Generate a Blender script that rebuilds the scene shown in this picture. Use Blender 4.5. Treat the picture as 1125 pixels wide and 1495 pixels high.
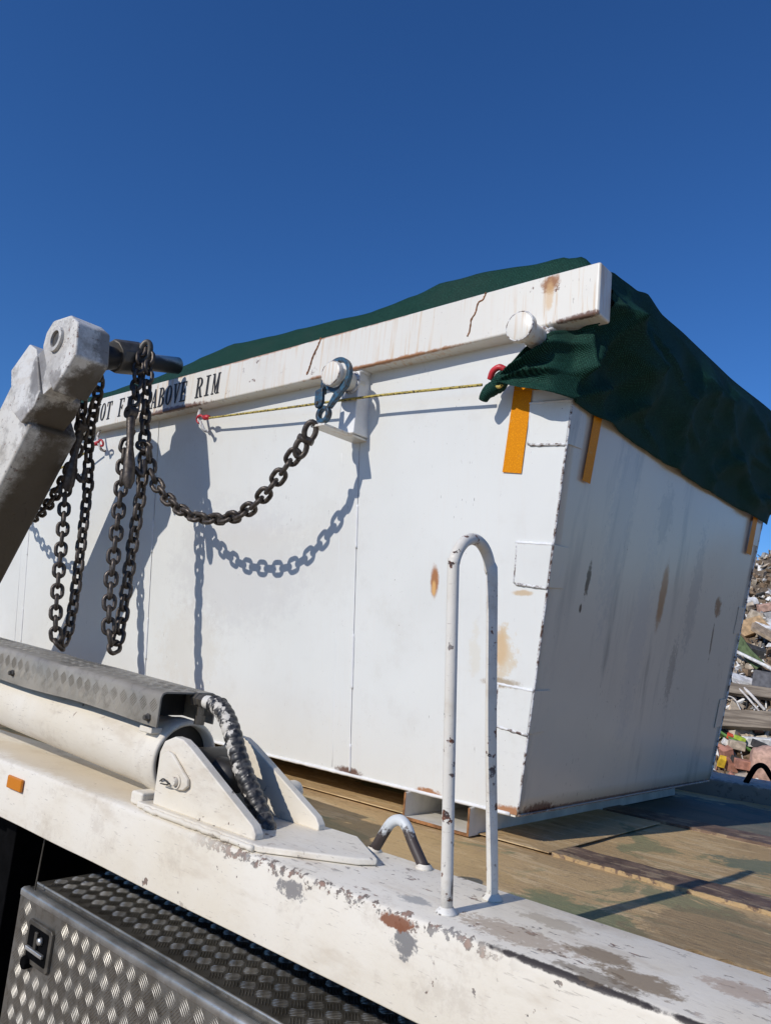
import bpy, math, random
from mathutils import Vector, Matrix, noise as mnoise
R = math.radians
random.seed(7)
for o in list(bpy.data.objects): bpy.data.objects.remove(o)
S = bpy.context.scene
COL = S.collection

# ------------------------------------------------------------------ camera
# coordinates: X along the truck (towards its rear), Y across it, Z up, metres; origin at the photographer's eye
cam = bpy.data.cameras.new('camera'); camo = bpy.data.objects.new('camera', cam); COL.objects.link(camo)
rt, up, fw = Vector((.756004, .647823, .093716)), Vector((.045563, -.194908, .979763)), Vector((-.652979, .736435, .176868))
camo.matrix_world = Matrix(((rt.x, up.x, -fw.x, 0), (rt.y, up.y, -fw.y, 0), (rt.z, up.z, -fw.z, 0), (0, 0, 0, 1)))
cam.sensor_fit = 'VERTICAL'; cam.sensor_height = 24; cam.lens = 18.06
cam.clip_start = .02; cam.clip_end = 3000
S.camera = camo
# ------------------------------------------------------------------ sky, sun, exposure
SUN = Vector((.105, .855, -.512)).normalized()            # the way the light travels
W = bpy.data.worlds.new('World'); S.world = W; W.use_nodes = True
nt = W.node_tree; bg = nt.nodes['Background']
sky = nt.nodes.new('ShaderNodeTexSky'); sky.sky_type = 'NISHITA'; sky.sun_disc = False
sky.sun_elevation = math.asin(-SUN.z); sky.sun_rotation = math.atan2(-SUN.x, -SUN.y)
sky.altitude = 0; sky.air_density = 1.0; sky.dust_density = 0; sky.ozone_density = 10
hs = nt.nodes.new('ShaderNodeHueSaturation'); hs.inputs['Saturation'].default_value = 1.08; hs.inputs['Hue'].default_value = .505
nt.links.new(sky.outputs[0], hs.inputs['Color']); nt.links.new(hs.outputs[0], bg.inputs[0]); bg.inputs[1].default_value = .115
sl = bpy.data.lights.new('sun', 'SUN'); sl.energy = 3.35; sl.angle = R(.5); sl.color = (1, .945, .87)
so = bpy.data.objects.new('sun', sl); COL.objects.link(so); so.location = (-2, -6, 6)
so.rotation_euler = SUN.to_track_quat('-Z', 'Y').to_euler()
S.view_settings.view_transform = 'Standard'; S.view_settings.look = 'None'
S.view_settings.exposure = 0; S.view_settings.gamma = 1
S.render.engine = 'CYCLES'; S.cycles.max_bounces = 6

GROUND = -1.8
# ------------------------------------------------------------------ material helpers
class NT:
    def __init__(s, name):
        s.m = bpy.data.materials.new(name); s.m.use_nodes = True
        s.t = s.m.node_tree; s.b = s.t.nodes['Principled BSDF']
        s.pos = s.t.nodes.new('ShaderNodeNewGeometry').outputs['Position']; s.cache = {}
    def put(s, sock, v):
        if isinstance(v, bpy.types.NodeSocket): s.t.links.new(v, sock)
        elif isinstance(v, (tuple, list)) and len(v) == 3 and sock.type == 'RGBA': sock.default_value = (*v, 1)
        else: sock.default_value = v
    def vm(s, op, a, b):
        n = s.t.nodes.new('ShaderNodeVectorMath'); n.operation = op; s.put(n.inputs[0], a); s.put(n.inputs[1], b)
        return n.outputs['Value'] if op == 'LENGTH' else n.outputs[0]
    def ma(s, op, a, b=0.0, clamp=False):
        n = s.t.nodes.new('ShaderNodeMath'); n.operation = op; n.use_clamp = clamp; s.put(n.inputs[0], a); s.put(n.inputs[1], b); return n.outputs[0]
    def noise(s, scale, detail=4, vec=None, stretch=None, rough=.55, dist=0):
        key = (scale, detail, str(stretch), rough, dist)
        if vec is None and key in s.cache: return s.cache[key]
        v = vec or s.pos
        if stretch: v = s.vm('MULTIPLY', v, stretch)
        n = s.t.nodes.new('ShaderNodeTexNoise'); n.inputs['Scale'].default_value = scale; n.inputs['Detail'].default_value = detail
        n.inputs['Roughness'].default_value = rough; n.inputs['Distortion'].default_value = dist
        s.t.links.new(v, n.inputs['Vector'])
        if vec is None: s.cache[key] = n.outputs['Fac']
        return n.outputs['Fac']
    def step(s, v, lo, hi, a=0.0, b=1.0):
        n = s.t.nodes.new('ShaderNodeMapRange'); n.interpolation_type = 'SMOOTHSTEP'
        s.put(n.inputs['Value'], v); s.put(n.inputs['From Min'], lo); s.put(n.inputs['From Max'], hi)
        s.put(n.inputs['To Min'], a); s.put(n.inputs['To Max'], b); return n.outputs['Result']
    def mix(s, f, a, b):
        n = s.t.nodes.new('ShaderNodeMix'); n.data_type = 'RGBA'
        s.put(n.inputs[0], f); s.put(n.inputs[6], a); s.put(n.inputs[7], b); return n.outputs[2]
    def mul(s, a, b): return s.ma('MULTIPLY', a, b)
    def mx(s, a, b): return s.ma('MAXIMUM', a, b)
    def sep(s):
        n = s.t.nodes.new('ShaderNodeSeparateXYZ'); s.t.links.new(s.pos, n.inputs[0]); return n.outputs
    def spot(s, c, r, warp=.9, nscale=40, soft=.35):
        d = s.vm('LENGTH', s.vm('DIVIDE', s.vm('SUBTRACT', s.pos, c), r), (0, 0, 0))
        ns = min((14, 26, 48, 80), key=lambda q: abs(q-nscale))
        d = s.ma('ADD', d, s.mul(s.ma('SUBTRACT', s.noise(ns, 6, rough=.72), .5), warp * 2.6))
        m = s.step(d, 1.05 + soft, .95 - soft)
        return s.mul(m, s.step(s.ma('ADD', s.ma('ADD', s.mul(s.noise(170, 4, rough=.7), .6), s.mul(s.noise(48, 6, rough=.72), .4)), s.mul(m, .34)), .46, .68))
    def bump(s, h, dist=.002, strength=1.0):
        n = s.t.nodes.new('ShaderNodeBump'); n.inputs['Distance'].default_value = dist; n.inputs['Strength'].default_value = strength
        s.t.links.new(h, n.inputs['Height']); s.t.links.new(n.outputs[0], s.b.inputs['Normal'])
    def out(s, col, rough=.5, metal=0.0, **k):
        s.put(s.b.inputs['Base Color'], col); s.put(s.b.inputs['Roughness'], rough); s.put(s.b.inputs['Metallic'], metal)
        for a, v in k.items(): s.put(s.b.inputs[a.replace('_', ' ')], v)
        return s.m

M = {}
def simple(name, col, rough=.6, metal=0, var=.25, scale=25, bump=.001, spec=.5):
    n = NT(name); f = n.noise(scale, 5)
    dk = tuple(c * (1 - var) for c in col); lt = tuple(min(1, c * (1 + var)) for c in col)
    if bump: n.bump(f, bump)
    M[name] = n.out(n.mix(n.step(f, .3, .7), dk, lt), rough, metal, Specular_IOR_Level=spec); return M[name]

RUST, RUSTL, DARK, GREY = (.11, .035, .014), (.38, .15, .045), (.035, .03, .028), (.22, .23, .24)
WHITE = (.755, .76, .725)

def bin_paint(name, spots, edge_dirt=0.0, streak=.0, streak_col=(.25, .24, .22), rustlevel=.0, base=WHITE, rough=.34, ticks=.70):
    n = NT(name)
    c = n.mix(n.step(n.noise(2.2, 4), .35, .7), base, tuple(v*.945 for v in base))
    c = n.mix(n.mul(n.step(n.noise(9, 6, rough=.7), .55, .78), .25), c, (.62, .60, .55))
    if streak:
        sv = n.noise(1, 5, stretch=(13, 13, 1.3), rough=.6)
        low = n.noise(1, 2, stretch=(3, 3, .8))
        c = n.mix(n.mul(n.mul(n.step(sv, .5, .72), n.step(low, .42, .62)), streak), c, streak_col)
    # fine dark ticks and scratches running downwards
    t = n.noise(1, 3, stretch=(230, 230, 22)); g = n.noise(5, 3)
    c = n.mix(n.mul(n.mul(n.step(t, ticks, ticks+.04), n.step(g, .50, .62)), .8), c, (.09, .06, .05))
    sc = n.noise(1, 4, stretch=(60, 60, 260), rough=.6, dist=.4); c = n.mix(n.mul(n.mul(n.step(sc, .66, .70), n.step(n.noise(3.3, 3), .52, .64)), .35), c, (.38, .36, .33))
    fl = n.noise(3.7, 6, rough=.75); c = n.mix(n.mul(n.step(fl, .54, .72), .22), c, (.56, .53, .47))
    t2 = n.noise(150, 2)
    c = n.mix(n.mul(n.mul(n.step(t2, .73, .77), n.step(n.noise(4, 2), .5, .62)), .8), c, (.14, .09, .06))
    if rustlevel:
        dv = n.noise(1, 4, stretch=(110, 40, 4.0)); dl = n.noise(2.6, 4)
        c = n.mix(n.mul(n.mul(n.step(dv, .50, .66), n.step(dl, .34, .56)), rustlevel * .55), c, (.60, .38, .18))
        rv = n.noise(30, 6, rough=.65); rl = n.noise(3.1, 3)
        c = n.mix(n.mul(n.mul(n.step(rv, .62, .68), n.step(rl, .46, .6)), min(1, rustlevel*1.2)), c, RUST)
    for ctr, rad, col, amt, warp, ns in spots:
        c = n.mix(n.mul(n.spot(ctr, rad, warp, ns), amt), c, col)
    n.bump(n.noise(14, 3), .0012, .35)
    M[name] = n.out(c, rough, 0); n.b.inputs['Specular IOR Level'].default_value = .45
    return M[name]

bin_paint('bin_side_paint', [
    ((-1.31, 1.715, .205), (.014, .05, .042), RUSTL, .95, .35, 60),
    ((-1.312, 1.715, .185), (.007, .05, .02), (.72, .42, .16), .9, .3, 60),
    ((-1.08, 1.74, .02), (.032, .06, .06), (.62, .45, .22), .5, 1.5, 26),
    ((-1.10, 1.74, .035), (.03, .06, .05), (.62, .36, .12), .5, .6, 22),
    ((-1.17, 1.74, .02), (.018, .06, .06), (.66, .58, .42), .3, 1.5, 26),
    ((-1.09, 1.74, -.052), (.05, .05, .012), (.30, .2, .09), .7, .6, 40),
    ((-1.03, 1.72, .178), (.03, .05, .007), (.55, .36, .16), .7, .5, 60),
    ((-1.72, 1.70, .30), (.14, .08, .16), (.60, .58, .54), .2, .9, 26),
    ((-2.45, 1.74, -.05), (.17, .08, .15), (.60, .52, .40), .22, 1.0, 26),
    ((-2.20, 1.70, .24), (.35, .08, .22), (.58, .57, .56), .4, .8, 26),
    ((-1.62, 1.775, -.362), (.05, .05, .012), RUST, .9, .7, 60),
    ((-1.06, 1.775, -.366), (.05, .05, .014), RUSTL, .9, .8, 50),
    ((-1.32, 1.775, -.366), (.04, .05, .01), RUSTL, .9, .8, 50),
], rustlevel=.04)
bin_paint('bin_end_shaded_paint', [
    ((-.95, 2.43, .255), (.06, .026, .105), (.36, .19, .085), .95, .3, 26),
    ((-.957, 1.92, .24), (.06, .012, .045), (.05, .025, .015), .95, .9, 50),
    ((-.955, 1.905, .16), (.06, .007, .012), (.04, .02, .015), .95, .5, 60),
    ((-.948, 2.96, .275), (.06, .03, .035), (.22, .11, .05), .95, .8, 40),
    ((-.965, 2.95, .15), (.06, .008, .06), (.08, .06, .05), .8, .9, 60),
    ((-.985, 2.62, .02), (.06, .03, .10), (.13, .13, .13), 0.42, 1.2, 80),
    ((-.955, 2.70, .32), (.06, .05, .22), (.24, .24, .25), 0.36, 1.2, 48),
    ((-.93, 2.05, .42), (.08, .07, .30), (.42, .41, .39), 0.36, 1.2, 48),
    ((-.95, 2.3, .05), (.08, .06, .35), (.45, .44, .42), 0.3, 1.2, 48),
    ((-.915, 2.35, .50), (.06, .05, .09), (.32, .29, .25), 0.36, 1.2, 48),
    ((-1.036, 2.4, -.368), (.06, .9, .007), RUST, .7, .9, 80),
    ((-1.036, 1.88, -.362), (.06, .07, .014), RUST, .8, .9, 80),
], streak=.6, base=(.66, .595, .485), rough=.26, ticks=.66)  # base darker and warmer than WHITE: the end's shade is put into the colour
bin_paint('rim_paint', [
    ((-.93, 1.59, .948), (.026, .06, .024), (.30, .12, .03), .95, .7, 60),
    ((-.93, 1.59, .918), (.012, .06, .04), (.66, .42, .18), .6, .6, 30),
    ((-.84, 1.588, .838), (.07, .012, .010), RUST, .9, .9, 60),
    ((-2.55, 1.588, .838), (.22, .012, .014), RUST, .9, .9, 40),
    ((-1.5, 1.588, .834), (.4, .010, .009), RUSTL, .9, .9, 30),
    ((-2.0, 1.588, .974), (.7, .012, .008), RUSTL, .8, 1.0, 20),
], rustlevel=1.0, base=(.76, .735, .66))

def paint_worn(name, base, spots, chips=.5, rough=.5, cs=26, thr=.64, gate_lo=.47, edge=False, dirt=0):
    """ thick vehicle paint, dirty and chipped to primer and rust """
    n = NT(name); x, y, z = n.sep()
    c = n.mix(n.step(n.noise(3, 5), .35, .7), base, tuple(v * f for v, f in zip(base, (.93, .90, .84))))
    c = n.mix(n.mul(n.step(n.noise(1, 5, stretch=(5, 16, 16), rough=.65), .50, .74), .42), c, (.47, .38, .27))
    c = n.mix(n.mul(n.step(n.noise(7, 6, rough=.8), .52, .66), .30), c, (.42, .35, .27))
    c = n.mix(n.mul(n.step(n.noise(1, 5, stretch=(30, 220, 220), rough=.6), .62, .68), .4), c, (.30, .26, .22))
    c = n.mix(n.mul(n.step(n.noise(60, 5, rough=.7), .63, .72), .35), c, (.40, .37, .33))
    if dirt: c = n.mix(n.mul(n.step(n.noise(9, 6, rough=.75), .46, .66), dirt), c, (.20, .175, .14))
    ch = n.noise(cs, 6, rough=.62); gate = n.noise(3.2, 3)
    lvl = n.mul(n.step(ch, thr, thr+.02), n.step(gate, gate_lo, gate_lo+.13))
    if edge:                                   # knocks along the outer top edge, from the bracket rearwards
        near = n.vm('LENGTH', n.vm('MULTIPLY', n.vm('SUBTRACT', n.pos, (0, 1.0, -.392)), (0, 1, 1)), (0, 0, 0))
        e = n.ma('ADD', n.noise(48, 6, rough=.72), n.step(near, .032, .002, 0, .22))
        e = n.ma('ADD', e, n.mul(n.ma('SUBTRACT', n.noise(3.2, 3), .5), .25))
        lvl = n.mx(lvl, n.mul(n.step(e, .715, .745), n.mul(n.mul(n.step(x, -1.38, -1.12), n.step(x, -.55, -.68)), n.step(near, .05, .035))))
        fk = n.noise(1, 5, stretch=(34, 75, 30), rough=.65); lvl = n.mx(lvl, n.mul(n.mul(n.step(fk, .60, .63), n.step(n.noise(5, 3), .44, .56)), n.mul(n.step(y, 1.008, 1.016), n.step(x, -1.25, -.9))))
    c = n.mix(n.mul(lvl, chips), c, n.mix(n.step(n.noise(18, 3), .36, .5), (.20, .19, .185), n.mix(n.step(n.noise(60, 5, rough=.7), .4, .6), (.05, .032, .03), (.20, .075, .04))))
    for ctr, rad, col, amt, warp, ns in spots:
        c = n.mix(n.mul(n.spot(ctr, rad, warp, ns, .22), amt), c, col)
    n.bump(n.ma('ADD', n.noise(90, 4), n.mul(lvl, -1.5)), .0007, .8)
    M[name] = n.out(c, rough, 0, Specular_IOR_Level=.3); return M[name]

MUD = (.23, .165, .10)
paint_worn('rail_paint', (.775, .725, .625), [
    ((-1.02, 1.0, -.418), (.030, .03, .012), (.20, .19, .185), .9, 1.5, 48),
    ((-.765, 1.0, -.425), (.022, .03, .020), (.20, .195, .19), .95, 1.4, 48),
    ((-.78, 1.0, -.404), (.034, .03, .010), (.22, .08, .035), .95, 1.4, 48),
    ((-.50, 1.004, -.389), (.12, .0065, .006), (.035, .028, .028), .97, .6, 48),
    ((-.30, 1.004, -.389), (.08, .006, .006), (.035, .028, .028), .97, .6, 48),
    # mud and scuffs on the top
    ((-.50, 1.10, -.386), (.045, .028, .03), MUD, .85, .8, 48),
    ((-.43, 1.06, -.386), (.055, .032, .03), MUD, .85, .9, 48),
    ((-.47, 1.025, -.386), (.06, .018, .03), (.16, .12, .08), .7, .9, 48),
    ((-.61, 1.17, -.386), (.055, .022, .03), (.36, .29, .20), .6, 1.1, 48),
    ((-.62, 1.07, -.386), (.09, .035, .03), (.34, .25, .17), .65, 1.3, 80),
    ((-.33, 1.15, -.386), (.045, .028, .03), (.40, .27, .18), .6, 1.1, 48),
    ((-.80, 1.06, -.386), (.025, .018, .03), GREY, .7, 1.0, 48),
    ((-1.9, 1.11, -.386), (.7, .09, .03), (.55, .45, .30), .6, .6, 12),
], chips=.8, edge=True)
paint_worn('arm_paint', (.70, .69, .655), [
    ((-2.8, 1.13, .70), (.06, .03, .05), (.30, .28, .26), .7, .9, 26),
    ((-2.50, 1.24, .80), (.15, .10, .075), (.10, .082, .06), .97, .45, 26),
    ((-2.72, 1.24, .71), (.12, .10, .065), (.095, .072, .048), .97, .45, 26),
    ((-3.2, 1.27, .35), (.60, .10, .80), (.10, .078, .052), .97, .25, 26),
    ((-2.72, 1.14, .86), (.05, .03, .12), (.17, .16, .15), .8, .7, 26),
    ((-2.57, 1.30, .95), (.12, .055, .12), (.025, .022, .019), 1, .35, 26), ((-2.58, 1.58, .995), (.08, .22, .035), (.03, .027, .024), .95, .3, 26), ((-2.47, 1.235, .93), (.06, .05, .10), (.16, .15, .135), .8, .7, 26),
    ((-2.56, 1.12, .79), (.05, .03, .05), (.20, .18, .16), .8, .9, 26),
    ((-2.60, 1.12, .90), (.09, .03, .13), (.40, .38, .35), .5, 1.2, 48)], chips=.7, cs=60, thr=.62, gate_lo=.40, dirt=.6)
paint_worn('post_paint', (.74, .715, .655), [
    ((-.733, 1.055, -.34), (.011, .007, .04), (.05, .035, .03), .95, .4, 48)], chips=1, cs=46, thr=.60, gate_lo=.30)

paint_worn('far_rail_shaded_paint', (.50, .48, .44), [((-.9, 3.39, -.43), (2.5, .02, .06), (.16, .15, .13), .8, .8, 26)], chips=.9, cs=40, thr=.58, gate_lo=.35)  # worn paint, darkened so the bin's shadow on this rail sits in the colour

def deck_mat():
    n = NT('deck_paint')
    c = n.mix(n.step(n.noise(2.4, 5), .35, .65), (.60, .42, .215), (.46, .32, .165))
    c = n.mix(n.mul(n.step(n.noise(1, 6, stretch=(5, 22, 5), rough=.7, dist=.6), .53, .57), .75), c, (.66, .50, .29))
    c = n.mix(n.mul(n.step(n.noise(1, 6, stretch=(2.2, 4, 2), rough=.66, dist=.8), .56, .61), .9), c, (.27, .26, .14))
    c = n.mix(n.mul(n.step(n.noise(1, 6, stretch=(10, 42, 10), rough=.7), .6, .68), .6), c, (.20, .13, .07))
    c = n.mix(n.mul(n.step(n.noise(1, 6, stretch=(7, 85, 7), rough=.7), .50, .68), .3), c, (.28, .20, .12))
    c = n.mix(n.mul(n.step(n.noise(30, 6, rough=.8), .53, .64), .45), c, (.24, .17, .10))
    for ctr, rad, col, amt, warp, ns in [
        ((-.72, 1.43, -.45), (.15, .09, .05), (.20, .22, .12), .85, .9, 14),
        ((-.56, 2.25, -.45), (.14, .09, .05), (.16, .19, .13), .85, 1.0, 14),
        ((-.5, 1.55, -.45), (.12, .2, .05), (.26, .19, .11), .6, .8, 14),
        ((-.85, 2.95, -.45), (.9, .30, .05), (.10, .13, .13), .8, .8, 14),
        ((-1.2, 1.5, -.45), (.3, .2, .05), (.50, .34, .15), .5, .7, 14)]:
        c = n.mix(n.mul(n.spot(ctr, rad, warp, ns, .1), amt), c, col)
    n.bump(n.ma('ADD', n.noise(50, 8, rough=.7), n.noise(1, 6, stretch=(7, 85, 7), rough=.7)), .004, .8)
    M['deck_paint'] = n.out(c, .7, 0, Specular_IOR_Level=.2)
deck_mat()
def strip_mat():
    n = NT('strip_rust'); x, y, z = n.sep()
    c = n.mix(n.step(n.noise(20, 5), .35, .65), (.10, .062, .043), (.19, .125, .085))
    c = n.mix(n.mul(n.step(n.noise(1, 6, stretch=(9, 30, 9), rough=.7), .52, .58), .7), c, (.38, .28, .17))
    c = n.mix(n.step(n.ma('ADD', y, n.mul(n.ma('SUBTRACT', n.noise(60, 4), .5), .05)), 1.806, 1.799), c, (.45, .31, .15))
    n.bump(n.noise(70, 5), .003); M['strip_rust'] = n.out(c, .6)
strip_mat()
def chain_mat():
    n = NT('chain_steel')
    c = n.mix(n.step(n.noise(70, 4), .35, .7), (.055, .045, .038), (.115, .095, .078))
    n.bump(n.noise(160, 3), .0006); M['chain_steel'] = n.out(c, n.step(n.noise(40, 2), .3, .7, .38, .6), .55)
chain_mat()
def blue_mat():
    n = NT('blue_hook_paint')
    c = n.mix(n.step(n.noise(80, 6, rough=.7), .45, .56), (.035, .105, .17), (.04, .043, .046)); M['blue_hook_paint'] = n.out(c, .4, .1)
blue_mat()
def cloth_mat():
    n = NT('shade_cloth'); x, y, z = n.sep()
    def wave(v, k): return n.ma('SINE', n.mul(v, k))
    a = n.ma('ADD', n.ma('ADD', n.mul(x, .35), n.mul(y, .5)), z); b = n.ma('SUBTRACT', n.ma('ADD', x, n.mul(y, .8)), n.mul(z, .3))
    wob = n.mul(n.noise(14, 3), 9.0)
    g = n.ma('ADD', n.mul(wave(n.ma('ADD', a, n.mul(wob, .0012)), 1500.0), .17), n.mul(wave(n.ma('ADD', b, n.mul(wob, .0012)), 1250.0), .13))
    f = n.ma('ADD', g, n.mul(n.noise(360, 3, rough=.7), 1.0))
    c = n.mix(n.step(f, .25, .75), (.0020, .012, .0095), (.011, .058, .041))
    c = n.mix(n.mul(n.step(f, .62, .88), .7), c, (.06, .18, .128))
    c = n.mix(n.mul(n.step(n.noise(5, 5), .5, .7), .25), c, (.03, .05, .04))
    n.bump(f, .0016, .7); M['shade_cloth'] = n.out(c, .7, 0, Specular_IOR_Level=.12)
cloth_mat()
def tape_mat():
    n = NT('reflective_tape')
    v = n.t.nodes.new('ShaderNodeTexVoronoi'); v.inputs['Scale'].default_value = 240; n.t.links.new(n.pos, v.inputs['Vector'])
    c = n.mix(n.step(v.outputs['Distance'], .25, .5), (.80, .31, .004), (.68, .24, .003))
    c = n.mix(n.mul(n.step(n.noise(22, 5, dist=1), .62, .68), .4), c, (.62, .36, .10))
    M['reflective_tape'] = n.out(c, .5, 0, Specular_IOR_Level=.12)
tape_mat()
def alu_mat(name, base, dirt, metal=.85):
    n = NT(name)
    c = n.mix(n.step(n.noise(4, 4), .35, .7), base, tuple(v * .72 for v in base))
    c = n.mix(n.mul(n.step(n.noise(30, 5, rough=.7), .45, .7), dirt), c, (.10, .088, .068))
    M[name] = n.out(c, n.step(n.noise(12, 4), .3, .7, .34, .52), metal)
alu_mat('tread_plate', (.34, .325, .295), .55); alu_mat('tread_bar', (.54, .515, .465), .25); alu_mat('guard_plate', (.36, .325, .265), .45, .15); alu_mat('guard_bar', (.40, .365, .30), .3, .3)
alu_mat('bright_edge', (.72, .72, .70), .25)
def hose_mat():
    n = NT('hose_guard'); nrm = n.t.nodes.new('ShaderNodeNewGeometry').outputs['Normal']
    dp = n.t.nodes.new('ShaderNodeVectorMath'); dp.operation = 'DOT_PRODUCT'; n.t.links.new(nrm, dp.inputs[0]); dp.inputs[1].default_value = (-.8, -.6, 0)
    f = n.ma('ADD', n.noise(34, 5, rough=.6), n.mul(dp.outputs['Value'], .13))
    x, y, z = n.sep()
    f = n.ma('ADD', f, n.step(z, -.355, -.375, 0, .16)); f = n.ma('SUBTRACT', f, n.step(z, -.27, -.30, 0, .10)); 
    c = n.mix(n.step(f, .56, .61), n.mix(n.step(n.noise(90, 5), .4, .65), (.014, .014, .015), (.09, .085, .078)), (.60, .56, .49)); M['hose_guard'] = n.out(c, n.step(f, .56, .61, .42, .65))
hose_mat()
def wood_mat(name, a, b):
    n = NT(name); tc = n.t.nodes.new('ShaderNodeTexCoord')
    v = n.vm('MULTIPLY', tc.outputs['Object'], (2, 40, 40))
    c = n.mix(n.step(n.noise(1.2, 5, vec=v), .35, .65), a, b); n.bump(n.noise(1.2, 5, vec=v), .01); M[name] = n.out(c, .8)
wood_mat('grey_timber', (.30, .25, .19), (.15, .12, .09)); wood_mat('white_board', (.72, .70, .66), (.55, .50, .45))
def rope_mat():
    n = NT('rope_fibre'); c = n.mix(n.step(n.noise(1, 2, stretch=(160, 60, 260)), .52, .58), (.50, .39, .10), (.05, .04, .02)); M['rope_fibre'] = n.out(c, .8)
rope_mat()
def ground_mat():
    n = NT('dirt_ground'); c = n.mix(n.step(n.noise(.6, 8), .35, .65), (.40, .30, .185), (.31, .23, .145))
    c = n.mix(n.mul(n.step(n.noise(14, 6), .5, .7), .5), c, (.36, .32, .26)); n.bump(n.noise(9, 8), .04); M['dirt_ground'] = n.out(c, .95)
ground_mat()
def weld_mat():
    n = NT('weld_rust'); c = n.mix(n.step(n.noise(48, 6, rough=.75), .44, .60), (.70, .70, .69), (.09, .045, .03)); M['weld_rust'] = n.out(c, .55)
weld_mat()
simple('weld_white', (.77, .775, .77), .45, var=.06); simple('black_paint_and_shade', (.004, .004, .0045), .8, var=.3, spec=.03)  # the black is sunk so low that it also holds the under-bed shade
simple('letter_black', (.022, .022, .026), .55, var=.5, scale=60); simple('grease_black', (.018, .016, .014), .45, var=.5)
simple('dark_steel', (.10, .09, .075), .5, .4, var=.35); simple('red_plastic', (.52, .03, .04), .4, var=.15)
simple('rust_edge', (.26, .12, .045), .8, var=.5, scale=50); simple('skid_paint', (.66, .63, .56), .5, var=.15, scale=12)
simple('rust_brown', (.22, .09, .035), .8, var=.4, scale=40)
m_ = NT('marker_lens'); M['marker_lens'] = m_.out((.72, .24, .015), .15, 0, Transmission_Weight=.15)

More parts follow.
